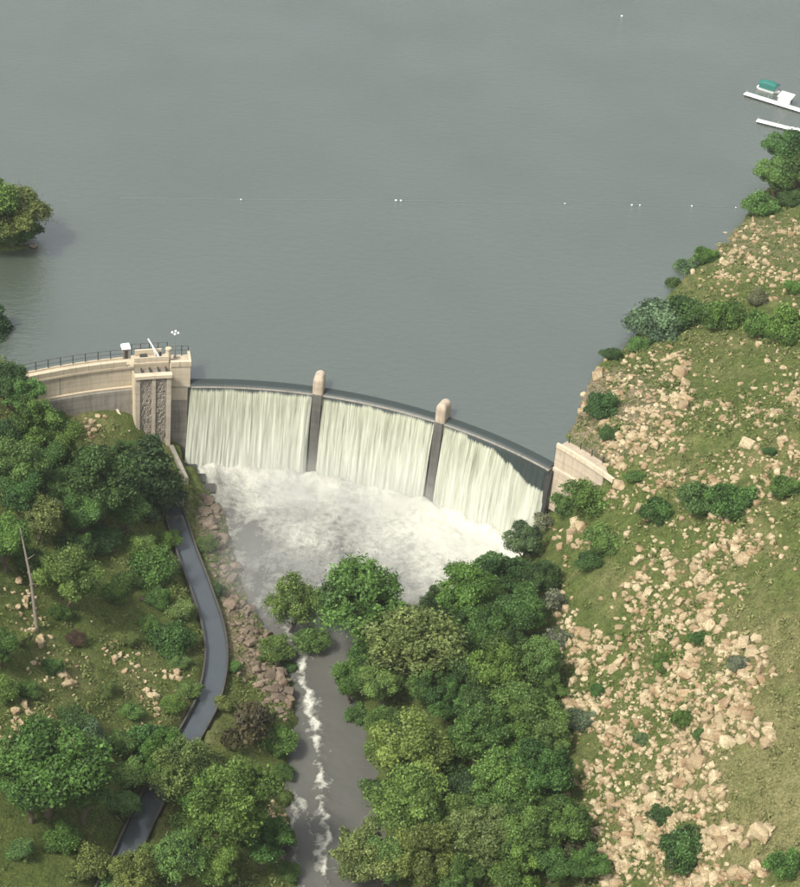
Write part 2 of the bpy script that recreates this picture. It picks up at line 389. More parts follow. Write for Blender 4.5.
def tps(X, Y):
    z = TW[-3] + TW[-2] * X + TW[-1] * Y
    for (px, py, _), w in zip(CP, TW): d2 = (X - px) ** 2 + (Y - py) ** 2; z = z + w * .5 * d2 * np.log(d2 + 1e-9)
    return z
GX0, GX1, GY0, GY1, GS = -150., 200., -215., 245., .9
gx = np.arange(GX0, GX1, GS); gy = np.arange(GY0, GY1, GS)
XX, YY = np.meshgrid(gx, gy, indexing='ij')
ZZ = np.clip(tps(XX, YY), -26, 42)
rockiness = sstep(20, 45, XX - .12 * YY)
ZZ = ZZ + (fbm(XX * .12, YY * .12, 3) - .5) * 2.2 + (fbm(XX * .45, YY * .45, 9) - .5) * (.7 + .9 * rockiness)
sdR = poly_sd(XX, YY, riv_poly) + (fbm(XX * .16, YY * .16, 55, 3) - .5) * 5 * sstep(-32, -45, YY); RZ = river_z(YY)
down = sdR > -30
ZZ = np.where(sdR < 0, np.maximum(ZZ, RZ + np.minimum(.35 * -sdR, 1.2)), np.minimum(ZZ, RZ - .35 * sdR))
dC = line_d(XX, YY, CL)
ZZ = np.where(dC < 6, np.minimum(ZZ, CANAL_Z - .2 + np.maximum(dC - 2.2, 0) * 1.1 + .15), ZZ)
ZZ = np.where(dC < 4.4, np.maximum(ZZ, CANAL_Z - 1.6), ZZ)
ZZ = np.where(dC < 2.3, CANAL_Z - 1.2, ZZ)
sdL = poly_sd(XX, YY, lake_poly)
AA, SS = arc_inv(XX, YY)
ZZ = np.where(sdL > 0, -np.minimum(.45 * sdL, 5) - .15, ZZ)
nearsp = (AA > -1.5) & (AA < 80.5) & (SS > -4) & (SS < 6)
ZZ = np.where(nearsp & (sdL < 0), np.minimum(ZZ, POOL - 1.0 + np.where(AA > 78, (AA - 78) * 5, 0)), ZZ)
def height(x, y):
    i = np.clip((np.asarray(x, float) - GX0) / GS, 0, len(gx) - 1.001); j = np.clip((np.asarray(y, float) - GY0) / GS, 0, len(gy) - 1.001)
    a, b = i.astype(int), j.astype(int); fx, fy = i - a, j - b
    return (ZZ[a, b] * (1 - fx) + ZZ[a + 1, b] * fx) * (1 - fy) + (ZZ[a, b + 1] * (1 - fx) + ZZ[a + 1, b + 1] * fx) * fy
def hit(u, v, off=0.):                          # first place along the pixel's ray that is `off` metres above the ground
    d = ray(u, v); t = np.arange(230, 900, .25); P = CAM + t[:, None] * d
    k = np.nonzero(P[:, 2] < height(P[:, 0], P[:, 1]) + off)[0]
    return P[k[0]] if len(k) else P[-1]
def field(lst, base):                           # blend of soft patches (u, v, radius px, value)
    w = np.full(XX.shape, .35); s = np.full(XX.shape, .35 * base)
    for u, v, r, val in lst:
        p = hit(u, v); rr = r / proj(p)[2] * 1.15; g = np.exp(-((XX - p[0]) ** 2 + ((YY - p[1]) * .62) ** 2) / (rr * rr)); w += g * 2; s += g * 2 * val
    return s / w
dry = field([(760, 700, 60, .95), (770, 790, 60, .9), (780, 620, 50, .6), (700, 440, 60, .55), (760, 400, 50, .35), (640, 560, 50, .35), (600, 620, 50, .4), (660, 680, 50, .35), (640, 780, 50, .3), (730, 560, 40, .5),
             (740, 280, 50, .4), (690, 350, 40, .55), (600, 530, 30, .1), (80, 430, 30, .45), (100, 640, 40, .25), (110, 700, 40, .45), (100, 760, 40, .35), (40, 640, 40, .3), (20, 860, 60, .0), (230, 700, 20, .4), (240, 790, 30, .3), (170, 580, 40, .1), (470, 700, 90, .0)], .3)
soil = field([(640, 430, 40, .8), (600, 400, 30, .85), (670, 390, 30, .65), (700, 430, 40, .3), (790, 400, 30, .7), (660, 600, 40, .35), (610, 650, 40, .35), (700, 650, 40, .55), (740, 690, 40, .6), (690, 760, 40, .6), (640, 810, 40, .5), (720, 850, 40, .5), (775, 590, 40, -.5), (785, 660, 30, -.5), (785, 720, 25, -.6), (780, 780, 40, -.7), (795, 840, 30, -.5), (740, 385, 40, -.1), (750, 350, 40, -.2), (600, 590, 25, -.2), (620, 540, 25, -.4), (720, 450, 30, .1),
              (740, 240, 40, .65), (730, 560, 40, .45), (760, 540, 40, .4), (600, 560, 30, .25), (580, 650, 30, .4), (640, 720, 40, .4), (600, 770, 40, .4), (610, 850, 40, .4), (780, 250, 40, .6), (650, 480, 40, .35), (700, 540, 30, .35), (30, 600, 30, .55), (40, 700, 40, .45), (60, 650, 30, .3), (140, 680, 25, .3), (245, 640, 25, .8), (270, 810, 20, .6), (205, 520, 25, .6), (230, 590, 20, .7), (90, 425, 25, .4), (100, 600, 40, .05), (480, 700, 80, .25)], .15)
keep = (sdL < 25)
Q = grid_q(len(gx), len(gy)); kv = keep.ravel(); Q = Q[kv[Q].any(1)]
used = np.zeros(kv.size, bool); used[Q.ravel()] = True; remap = np.cumsum(used) - 1
ter = link('hillside', np_mesh('hillside', np.c_[XX.ravel(), YY.ravel(), ZZ.ravel()][used], remap[Q], M_GROUND, True, {'dry': dry.ravel()[used], 'soil': soil.ravel()[used]}))
tag(ter, 'grassy valley sides and river banks on both sides of the dam', kind='structure')

# ------------------------------------------------------------------ water
la = np.r_[np.arange(-115, -5, 5), np.arange(-5, 86, .5), np.arange(86, 155, 4)]; lr = np.array([-1.6, -6, -20, -60, -150, -400, -900])
LA, LS = np.meshgrid(la, lr, indexing='ij'); lx_, ly_ = arc(LA, LS)
lake = link('lake_water', np_mesh('lake_water', np.stack([lx_, ly_, lx_ * 0], -1).reshape(-1, 3), grid_q(len(la), len(lr))[:, ::-1], M_LAKE, True))
if lake.data.polygons[0].normal.z < 0: lake.data.flip_normals()
tag(lake, 'still grey-green lake filling the upper half behind the dam', kind='structure')
bed = MB().add([(-700, 80, -6), (700, 80, -6), (700, 900, -6), (-700, 900, -6)], [(0, 1, 2, 3)]).build('lake_bed', M_ROCKG)
tag(bed, 'muddy bed beneath the lake', kind='structure')

PROF = np.array([(-1.6, 0), (-1.0, -.02), (-.45, -.09), (.05, -.28), (.45, -.62), (.8, -1.2), (1.1, -2.1), (1.45, -3.9), (1.85, -6.8), (2.25, -10.4), (2.65, -15), (3.0, -20.6)])
PIERS = (26.6, 53.3)
def sheet(a0, a1, seed, label):
    L = a1 - a0; nu, nv = int(L / .13), 64
    U = np.linspace(0, 1, nu); T = np.linspace(0, 1, nv) ** 1.25
    tt = np.linspace(0, 1, len(PROF)) ** 1.0; dist = np.r_[0, np.cumsum(np.hypot(*np.diff(PROF, axis=0).T))]; dist /= dist[-1]
    ps, pz = np.interp(T, dist, PROF[:, 0]), np.interp(T, dist, PROF[:, 1])
    Um, Tm = np.meshgrid(U, T, indexing='ij'); A = a0 + Um * L
    fall = np.maximum(-pz, 0); drop = np.broadcast_to(fall, Um.shape)
    n1 = fbm(A * .9, drop * .05 + seed * 7, seed, 4) - .5; n2 = fbm(A * 3.1, drop * .12 + seed * 3, seed + 20, 3) - .5
    amp = sstep(.4, 3, drop)
    s = ps[None, :] + amp * (n1 * .7 + n2 * .4) * (.5 + drop * .035)
    edge = np.minimum(Um, 1 - Um) * L; s = s - amp * .5 * (1 - sstep(0, 1.2, edge))
    z = np.broadcast_to(pz, Um.shape).copy()
    # ragged lip: where the water turns white
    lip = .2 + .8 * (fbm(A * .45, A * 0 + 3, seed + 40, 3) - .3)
    right = sstep(65, 77, A); lip = lip + right * 4.6 + np.where((A > 60) & (A < 70), .5, 0)  # right end: shade on the dam face painted as dark, thin water
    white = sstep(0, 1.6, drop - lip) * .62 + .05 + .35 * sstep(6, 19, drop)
    s = s - right * amp * .7
    A = A - (1 - Um) * (.06 * drop if seed == 1 else .015 * drop) - Um * .012 * drop
    x, y = arc(A, s)
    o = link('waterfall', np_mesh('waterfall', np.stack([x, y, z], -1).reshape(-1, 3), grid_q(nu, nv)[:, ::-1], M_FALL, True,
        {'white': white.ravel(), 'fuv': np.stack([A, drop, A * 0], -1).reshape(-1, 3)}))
    return tag(o, label, 'waterfall', 'sheets of water falling over the spillway', 'structure')
PW = 1.15
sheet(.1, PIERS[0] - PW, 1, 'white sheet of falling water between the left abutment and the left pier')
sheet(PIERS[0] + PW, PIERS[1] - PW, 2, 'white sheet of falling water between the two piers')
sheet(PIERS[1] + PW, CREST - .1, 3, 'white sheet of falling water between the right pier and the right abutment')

# pool and river: one water surface with churned relief
rx = np.arange(-62, 45, .4); ry = np.arange(-190, 24, .4); RX, RY = np.meshgrid(rx, ry, indexing='ij')
sdr = poly_sd(RX, RY, riv_poly); ra, rs = arc_inv(RX, RY); rz = river_z(RY)
strand = [riv(u, v) for u, v in [(288, 628), (296, 648), (300, 668), (306, 690), (311, 712), (315, 735), (317, 760), (321, 785), (325, 812), (326, 838), (324, 862), (327, 887), (330, 930), (334, 980), (338, 1060), (334, 1150)]]
strand2 = [riv(u, v) for u, v in [(296, 790), (291, 830), (296, 870), (292, 930)]]
strand3 = [riv(u, v) for u, v in [(303, 800), (312, 835), (318, 850), (312, 880), (316, 930)]]
wob = (fbm(RX * .22, RY * .22, 71) - .5) * 3.6 + (fbm(RX * .9, RY * .9, 73, 3) - .5) * 2.4
dst = line_d(RX + wob, RY, strand); ds2 = np.minimum(line_d(RX + wob, RY, strand2), line_d(RX + wob, RY, strand3))
inpool = sstep(-44, -30, RY)
foam = inpool * np.clip(.54 - .010 * np.maximum(rs - 3, 0), .31, .54) + inpool * .15 * sstep(30, 60, ra) * sstep(45, 15, rs)
foam = foam + inpool * (fbm(RX * .11, RY * .11, 5) - .5) * .55
foam = np.maximum(foam, .0) + .40 * np.exp(-(dst / .6) ** 2) * (.1 + 1.5 * fbm(RX * .3, RY * .3, 15)) + .34 * np.exp(-(dst / 2.6) ** 2) * sstep(.42, .68, fbm(RX * .45, RY * .3, 16)) + .30 * np.exp(-(ds2 / .8) ** 2) * (1 - inpool) * (.3 + 1.3 * fbm(RX * .25, RY * .25, 18))
foam = foam + .05 * sstep(2.5, 0, sdr) * (RX < -2) * (1 - inpool)
turb = inpool * (.35 + .9 * sstep(14, 3, rs))
rz = rz + (fbm(RX * .35, RY * .35, 31) - .5) * 1.3 * turb + (fbm(RX * 1.1, RY * 1.1, 33) - .5) * (.35 * turb + .12) + .35 * np.exp(-(dst / 1.3) ** 2) * (1 - inpool) * fbm(RX * .8, RY * .8, 37)
rz = rz + inpool * 1.2 * np.exp(-((rs - 3.2) / 2.0) ** 2) * (.4 + 1.2 * fbm(RX * .5, RY * .5, 39))
kv = ((sdr > -3.5) & (rs > .8)).ravel(); Q = grid_q(len(rx), len(ry)); Q = Q[kv[Q].all(1)]
used = np.zeros(kv.size, bool); used[Q.ravel()] = True; remap = np.cumsum(used) - 1
tag(link('river_water', np_mesh('river_water', np.c_[RX.ravel(), RY.ravel(), rz.ravel()][used], remap[Q], M_RIVER, True, {'foam': foam.ravel()[used], 'ruv': np.c_[ra.ravel(), rs.ravel(), 0 * rs.ravel()][used]})),
    'churning foamy plunge pool below the dam draining into the brown river', kind='structure')

# ------------------------------------------------------------------ the dam
dam = empty('arch_dam', arc(CREST / 2, 0, POOL)); dam_inv = lambda o: (setattr(o, 'matrix_parent_inverse', Matrix.Translation(-o.parent.location)), o)[1]
tag(dam, 'curved concrete arch dam wall with water pouring over its crest', 'dam')
def part(mb, name, mat, parent, smooth=False):
    o = mb.build(name, mat, parent, smooth); fixn(o)
    p = parent; off = Vector((0, 0, 0))
    while p: off += p.location; p = p.parent
    o.data.transform(Matrix.Translation(-off)); return o
part(arcsolid(-.5, CREST + .6, [(-4.5, -24), (1.6, -24), (1.3, -14), (.7, -5), (.25, -1.6), (.25, -1.05), (-1.9, -1.05), (-2.6, -2)]), 'spillway_wall', M_WET, dam)
part(arcsolid(.2, CREST, [(-1.9, -1.04), (.55, -1.04), (.62, -.86), (.5, -.62), (-.3, -.5), (-1.8, -.5)]), 'crest_lip', M_GREY, dam)
def pier(a):
    # rounded plan, from the upstream nose to a blunt downstream face
    s0, s1, hw = -2.9, 1.0, 1.12; out = []
    for t in np.linspace(-90, 90, 13): out.append((s0 + hw - hw * math.cos(math.radians(t)), hw * math.sin(math.radians(t))))
    for t in np.linspace(90, -90, 9): out.append((s1 - .55 + .55 * math.cos(math.radians(t)), hw * math.sin(math.radians(t))))
    mb = MB(); V = []; k = len(out); cs = (s0 + s1) / 2
    lv = [(-3.0, 1.0), (2.3, 1.0), (2.75, .97), (3.15, .88), (3.45, .74), (3.65, .52), (3.74, .25)]
    for z, f in lv:
        for s, w in out: V.append(arc(a + w * f, cs + (s - cs) * (1 - (1 - f) * .55), z))
    Fc = [(i * k + j, i * k + (j + 1) % k, (i + 1) * k + (j + 1) % k, (i + 1) * k + j) for i in range(len(lv) - 1) for j in range(k)]
    Fc += [tuple(range(k))[::-1], tuple((len(lv) - 1) * k + j for j in range(k))]
    p = part(MB().add(V, Fc), 'pier', M_PIER, dam)
    fin = MB()
    h = [(a - .95, 0.3, -22), (a + .95, 0.3, -22), (a + .95, 2.4, -22), (a - .95, 2.4, -22)]
    t = [(a - .95, 0.3, -.4), (a + .95, 0.3, -.4), (a + .95, 1.3, -.4), (a - .95, 1.3, -.4)]
    fin.hexa([arc(*c) for c in h] + [arc(*c) for c in t]); part(fin, 'splitter_fin', M_FIN, p)
    return p
for a in PIERS: pier(a)

# left wing wall
ww = tag(empty('wing_wall', arc(-22, -1.3, -6)), 'cream concrete wing wall with railing left of the outlet tower', 'dam wall', 'wing walls of the dam')
part(arcsolid(-40, -10.2, [(-4.6, -9), (-1.3, -9), (-1.3, 4.0), (-4.6, 4.0)]), 'wall_body', M_CREAM, ww)
part(arcsolid(-40, -11.4, [(-1.31, -12), (.3, -12), (-.55, -1.3), (-.85, -1.0), (-1.31, -1.0)]), 'lower_wall', M_GREY, ww)
part(arcsolid(-40, -11.4, [(-1.31, -.99), (-.78, -.99), (-.78, -.72), (-1.31, -.72)]), 'ledge', M_COPING, ww)
part(arcsolid(-40, -11.4, [(-1.3, 3.55), (-1.02, 3.55), (-1.02, 4.02), (-1.3, 4.02)]), 'string_course', M_COPING, ww)
k = -38.9
while k < -13:
    part(arcsolid(k + .03, k + 2.57, [(-1.55, 4.03), (-1.12, 4.03), (-1.08, 5.25), (-1.14, 5.36), (-1.5, 5.36), (-1.55, 5.25)]), 'coping_block', M_COPING, ww); k += 2.6
for j in np.arange(-34, -20, 7.3):            # vertical construction joints
    part(arcsolid(j, j + .16, [(-1.31, -.7), (-1.27, -.7), (-1.27, 3.5), (-1.31, 3.5)], .1), 'joint_strip', M_GREY, ww)
def railing(parent, a0, a1, s, z0, h, step):
    n = max(2, int(round((a1 - a0) / step)) + 1)
    for a in np.linspace(a0, a1, n):
        x, y, _ = arc(a, s, z0); part(MB().box((x, y, z0 + h / 2), (.16, .16, h), rz_at(a)), 'rail_post', M_STEEL, parent)
    for f in (.98, .55):
        V = [arc(a, s, z0 + h * f) for a in np.linspace(a0, a1, 2 * n)]; mb = MB()
        for i in range(len(V) - 1): mb.tube(V[i], V[i + 1], .045, n=6)
        part(mb, 'handrail', M_STEEL, parent)
railing(ww, -38, -13, -4.35, 4.0, 2.3, 2.6)
part(arcsolid(-40, -13, [(-4.6, 4.01), (-4.2, 4.01), (-4.2, 4.35), (-4.6, 4.35)]), 'upstream_kerb', M_COPING, ww)

# outlet tower
tw = tag(empty('outlet_tower', arc(-7.9, 1, -14)), 'cream outlet tower with two patterned masonry panels beside the spillway', 'tower')
T0, T1, TS = -11.5, -4.3, 2.5
part(arcsolid(T0, T1, [(-4.4, -16), (TS - .45, -16), (TS - .45, 3.0), (-4.4, 3.0)]), 'shaft', M_GREY, tw)
pil = [(T0 - .12, T0 + .75), (-8.25, -7.45), (T1 - .85, T1 + .12)]
for p0, p1 in pil: part(arcsolid(p0, p1, [(TS - .9, -16), (TS + .12, -16), (TS, 3.02), (TS - .9, 3.02)], .4), 'pilaster', M_TOWER, tw)
part(arcsolid(T0 - .3, T0 - .02, [(-4.3, -12), (TS - .3, -12), (TS - .3, 3.01), (-4.3, 3.01)], .2), 'side_wall', M_COPING, tw)
def lattice(p0, p1):
    mb = MB(); w = p1 - p0; nc = 6; cw = w / nc; z = -15.8; r = 0
    while z < 2.0:
        for c in range(nc):
            o = (cw / 2 if r % 2 else 0); a0 = p0 + c * cw + .05 + o * .6; a1 = min(p0 + (c + 1) * cw - .05 + o * .6, p1 - .02)
            if rng.random() < .1: continue
            d = TS - .44 + rng.uniform(.05, .34); zz = z + rng.uniform(-.03, .03)
            mb.hexa([arc(a, s, q) for q in (zz, zz + .42) for a, s in ((a0, TS - .5), (a1, TS - .5), (a1, d), (a0, d))])
        z += .52; r += 1
    return tag(part(mb, 'block_lattice', M_STONE, tw), kind='stuff')
lattice(pil[0][1] + .02, pil[1][0] - .02); lattice(pil[1][1] + .02, pil[2][0] - .02)
part(arcsolid(T0 - .35, T1 + .3, [(TS - 1.1, 3.03), (TS + .3, 3.03), (TS + .3, 3.75), (TS - 1.1, 3.75)]), 'cap_beam', M_COPING, tw)
for a in (-10.0, -8.3, -6.6, -5.0): part(arcsolid(a - .14, a + .14, [(-.9, 3.2), (TS - 1.11, 3.2), (TS - 1.11, 3.62), (-.9, 3.62)], .2), 'gate_beam', M_STEEL, tw)
part(arcsolid(T0, T1, [(-4.4, 3.01), (-1.2, 3.01), (-1.0, 4.3), (-1.0, 4.62), (-4.4, 4.62)]), 'deck', M_COPING, tw)
part(arcsolid(T0 + .2, T1, [(-1.6, 4.63), (-1.25, 4.63), (-1.25, 5.7), (-1.6, 5.7)]), 'parapet', M_CREAM, tw)
part(arcsolid(T0 + .8, T1 - 1.2, [(-4.3, 4.63), (-3.9, 4.63), (-3.9, 6.0), (-4.3, 6.0)]), 'rear_parapet', M_COPING, tw)
railing(tw, T0 + .2, T1, -4.6, 4.6, 2.6, 1.8)
x, y, z = arc(-4.35, -2.0, 0); part(MB().tube((x, y, 4.6), (x, y, 7.1), .55, .5, 12).tube((x, y, 7.1), (x, y, 7.35), .68, .62, 12), 'vent_column', M_COPING, tw)
x, y, z = arc(-9.2, -2.7, 0); part(MB().box((x, y, 5.1), (1.5, 1.0, .9), rz_at(-9)), 'gear_box', M_STEEL, tw)
# kiosk, hoist arm
kx, ky, _ = arc(-12.4, -4.9, 0); ki = tag(empty('gauge_kiosk', (kx, ky, 4.0), rz_at(-12.4)), 'small white-roofed gauge kiosk on the wing wall walkway', 'kiosk')
KB = lambda mb, n, m, p: link(n, mesh(n, mb.V, mb.F, m), p)
KB(MB().box((0, 0, 1.2), (1.3, 1.3, 2.4)), 'cabin', M_GREY, ki); KB(MB().box((0, -.66, 1.0), (.7, .05, 1.9)), 'door', M_STEEL, ki)
KB(MB().hexa([(-.95, -.95, 2.41), (.95, -.95, 2.41), (.95, .95, 2.41), (-.95, .95, 2.41), (-.8, -.8, 2.85), (.8, -.8, 2.95), (.8, .8, 2.95), (-.8, .8, 2.85)]), 'roof', M_WHITE, ki)
hx, hy, _ = arc(-6.4, -2.4, 0); ho = tag(empty('gate_hoist', (hx, hy, 4.63), rz_at(-6.4)), 'white slanted hoist arm on the outlet tower deck', 'hoist')
KB(MB().box((0, 0, .35), (1.2, .9, .7)), 'base', M_GALV, ho); KB(MB().tube((.2, -.2, .6), (-1.9, 1.2, 4.2), .2, .16), 'arm', M_WHITE, ho)
KB(MB().tube((-.5, .3, .7), (-1.0, .6, 2.55), .11), 'strut', M_WHITE, ho); KB(MB().tube((.45, 0, .7), (.45, 0, 1.6), .28, n=10), 'winch_drum', M_STEEL, ho)
# lamp mast
lx, ly, _ = arc(-2.9, -3.2, 0); lm = tag(empty('lamp_mast', (lx, ly, 4.4)), 'tall thin lamp mast with four white globes on the left abutment', 'lamp')
KB(MB().tube((0, 0, 0), (0, 0, 5.6), .1, .07), 'mast', M_GALV, lm); KB(MB().tube((0, 0, 0), (0, 0, .3), .3, .25), 'base', M_GALV, lm)
for dx, dy in ((.62, 0), (-.62, 0), (0, .62), (0, -.62)):
    KB(MB().tube((0, 0, 5.45), (dx, dy, 5.6), .05), 'bracket', M_GALV, lm); b = MB().ball((dx, dy, 5.78), .27, 10, 7); link('globe', mesh('globe', b.V, b.F, M_WHITE, True), lm)
# left abutment
ab = tag(empty('abutment_block', arc(-2, 0, -8)), 'cream concrete abutment block at the left end of the spillway', 'abutment')
part(arcsolid(-4.17, 0.0, [(-4.6, -4), (.2, -4), (.12, 4.1), (-4.6, 4.1)], .7), 'block', M_CREAM, ab)
part(arcsolid(-4.17, -.45, [(-4.4, -20), (.9, -20), (.35, -4.02), (-4.4, -4.02)], .7), 'lower_block', M_GREY, ab)
part(arcsolid(-4.17, .03, [(.1, -.9), (.3, -.9), (.3, -.62), (.1, -.62)], .7), 'ledge', M_STONE, ab)
for p0, p1 in ((-4.1, -2.2), (-2.1, .12)): part(arcsolid(p0, p1, [(-.4, 4.12), (.3, 4.12), (.3, 5.3), (-.4, 5.3)], .6), 'coping_block', M_COPING, ab)
part(arcsolid(-.35, .15, [(-4.6, 4.13), (-.42, 4.13), (-.42, 5.1), (-4.6, 5.1)], .3), 'end_parapet', M_COPING, ab)
railing(ab, -4, -.2, -4.3, 4.1, 2.3, 1.5)
# wet training wall and stepped apron at the left foot of the fall
ap = tag(empty('stepped_apron', arc(2, 5, POOL)), 'dark wet concrete steps at the left foot of the waterfall', 'apron')
for i, (a0, a1, s0, s1, z) in enumerate([(-3.5, 1.6, 1.65, 5.2, -18.2), (-2.2, 3.4, 5.2, 8.2, -19.1), (-.6, 5.6, 8.2, 11.2, -19.55)]):
    part(arcsolid(a0, a1, [(s0, -23), (s1, -23), (s1, z), (s0, z)]), 'step', M_WET, ap)
tr = tag(empty('training_wall', arc(-4, 3, -16)), 'dark retaining wall running down from the outlet tower to the canal head', 'wall')
part(MB().add(*(lambda P: (P, [(3, 2, 1, 0), (4, 5, 6, 7), (0, 1, 5, 4), (1, 2, 6, 5), (2, 3, 7, 6), (3, 0, 4, 7)]))(
    [arc(-4.4, 2.7, -22), arc(-3.5, 2.7, -22), arc(-1.0, 12, -22), arc(-1.8, 12, -22), arc(-4.4, 2.7, -13.4), arc(-3.5, 2.7, -13.4), arc(-1.0, 12, -15.4), arc(-1.8, 12, -15.4)])), 'wall_body', M_GREY, tr)
# sloping stub wall left of the tower foot
st = tag(empty('stair_wall', arc(-13, 3, -9)), 'pale sloping stair wall against the left foot of the outlet tower', 'wall')
P = lambda a0, s0, z0, a1, s1, z1, w, h: [arc(a0, s0, z0 - 3), arc(a0 + w, s0, z0 - 3), arc(a1 + w, s1, z1 - 3), arc(a1, s1, z1 - 3), arc(a0, s0, z0 + h), arc(a0 + w, s0, z0 + h), arc(a1 + w, s1, z1 + h), arc(a1, s1, z1 + h)]
part(MB().hexa(P(-15.3, 0, -5.6, -12.4, 7.5, -11.5, .45, .35)), 'side_wall', M_CREAM, st)
part(MB().hexa(P(-14.8, 0, -6.6, -11.9, 7.5, -12.5, 1.6, 0)), 'stair_bed', M_GREY, st)

# right wing wall
rw = tag(empty('wing_wall', arc(86, -1, -5)), 'pinkish concrete wing wall running into the rocky right hillside', 'dam wall', 'wing walls of the dam')
part(arcsolid(CREST + .05, 92.5, [(-4.4, -10), (-.9, -10), (-.9, 4.2), (-4.4, 4.2)]), 'wall_body', M_PIER, rw)
part(arcsolid(CREST + .2, 93, [(-.91, -10), (-.2, -10), (-.45, -.4), (-.91, -.2)]), 'lower_wall', M_PIER, rw)
k = CREST + .1
while k < 93:
    part(arcsolid(k, k + 2.5, [(-1.3, 4.21), (-.72, 4.21), (-.72, 5.2), (-1.3, 5.2)], .8), 'coping_block', M_COPING, rw); k += 2.56
railing(rw, CREST + .6, 92, -4.1, 4.2, 1.5, 2.6)

# ------------------------------------------------------------------ canal beside the river
def ribbon(line, offs, z0, z1):
    t = np.gradient(line, axis=0); t /= np.linalg.norm(t, axis=1)[:, None]; nrm = np.c_[t[:, 1], -t[:, 0]]
    a, b = line + nrm * offs[0], line + nrm * offs[1]; V = []; Fc = []
    for p, q in zip(a, b): V += [(*p, z0), (*q, z0), (*q, z1), (*p, z1)]
    for i in range(len(line) - 1):
        for j in range(4): Fc.append((i * 4 + j, i * 4 + (j + 1) % 4, i * 4 + 4 + (j + 1) % 4, i * 4 + 4 + j))
    n = len(line) - 1; Fc += [(3, 2, 1, 0), (n * 4, n * 4 + 1, n * 4 + 2, n * 4 + 3)]
    return MB().add(V, Fc)
ca = tag(empty('canal', (*CL[0], CANAL_Z)), 'concrete-lined canal of slate-grey water curving along the left bank', 'canal')
part(ribbon(CL, (-1.9, 1.9), CANAL_Z - 1.6, CANAL_Z - .1), 'water_surface', M_CANAL, ca)
part(ribbon(CL, (-2.2, -1.91), CANAL_Z - 3, CANAL_Z + .35), 'side_wall', M_CANALC, ca)
part(ribbon(CL, (1.91, 2.2), CANAL_Z - 4, CANAL_Z + .75), 'side_wall', M_CANALC, ca)
for d, h in (((-2.23, -1.88), .36), ((1.88, 2.23), .76)): part(ribbon(CL, d, CANAL_Z + h, CANAL_Z + h + .1), 'wall_coping', M_CANALC, ca)
# intake house at the canal head
ix, iy = CL[0]; ih = tag(empty('canal_intake', (ix, iy, CANAL_Z)), 'small pale concrete intake at the head of the canal', 'intake')
KB(MB().box((-.2, 1.8, .2), (5.0, 2.6, 3.4)), 'headwall', M_GREY, ih); KB(MB().box((0, 1.2, 2.1), (3.0, 1.8, .35)), 'slab', M_COPING, ih)
KB(MB().box((0, .47, .3), (1.8, .08, 2.2)), 'sluice_gate', M_STEEL, ih)

# ------------------------------------------------------------------ trees and shrubs
def crown_mesh(name, seed, ncl, nleaf, leaf, shape, spread=.62, rc=(.26, .40), droop=0., up=.25):
    r = np.random.default_rng(seed); C = []
    for k in range(ncl):
        if shape == 'cone':
            h = r.random() ** 1.1; th = r.random() * 2 * math.pi; R = (1 - h) * .62 * math.sqrt(r.random()) + .05
            C.append((R * math.cos(th), R * math.sin(th), -1 + 2 * h, (.16 + .30 * (1 - h)) * r.uniform(.8, 1.2)))
        else:
            d = r.normal(size=3); d /= np.linalg.norm(d); d[2] = d[2] * .8 + up; R = r.uniform(.3, 1.25) ** .7 * spread
            if shape == 'dome': d[2] = abs(d[2]) * .8 - .25
            C.append((*(d * R * np.array([1, 1, .9])), (rc[0] * .55 + (rc[1] - rc[0] * .55) * r.random() ** .8)))
    C = np.array(C); wgt = C[:, 3] ** 2; wgt /= wgt.sum()
    ci = r.choice(ncl, nleaf * 2, p=wgt); d = r.normal(size=(nleaf * 2, 3)); d /= np.linalg.norm(d, axis=1)[:, None]
    low = d[:, 2] < -.35; d[low, 2] *= -.6
    ax = np.c_[r.uniform(.65, 1.35, ncl), r.uniform(.65, 1.35, ncl), r.uniform(.55, 1.25, ncl)]
    rad = C[ci, 3] * (1 - .55 * r.random(nleaf * 2) ** 1.6) * (1 + .17 * r.normal(size=nleaf * 2)); P = C[ci, :3] + d * ax[ci] * rad[:, None]
    if droop: P[:, 2] -= droop * np.maximum(0, np.hypot(P[:, 0], P[:, 1]) - .2) ** 1.5 + r.random(len(P)) * droop * .35
    inside = np.zeros(len(P), bool)
    for c in C: inside |= ((P - c[:3]) ** 2).sum(1) < (c[3] * .52) ** 2
    P, d, ci = P[~inside][:nleaf], d[~inside][:nleaf], ci[~inside][:nleaf]
    n = len(P); nrm = d + r.normal(size=(n, 3)) * .75; nrm /= np.linalg.norm(nrm, axis=1)[:, None]
    t = np.cross(nrm, r.normal(size=(n, 3))); t /= np.linalg.norm(t, axis=1)[:, None]; b = np.cross(nrm, t)
    L = leaf * (.5 + 1.1 * r.random(n) ** 2)[:, None]; Wd = L * r.uniform(.45, .8, n)[:, None]
    V = np.stack([P - t * L, P - b * Wd + nrm * L * .2, P + t * L, P + b * Wd + nrm * L * .2], 1).reshape(-1, 3)
    cv = r.random(ncl); lv = np.clip(.02 + .58 * cv[ci] + .42 * r.random(n), 0, 1)
    Q = np.arange(4 * n).reshape(-1, 4)
    return np_mesh(name, V, Q, M_LEAF, False, {'lv': np.repeat(lv, 4)})
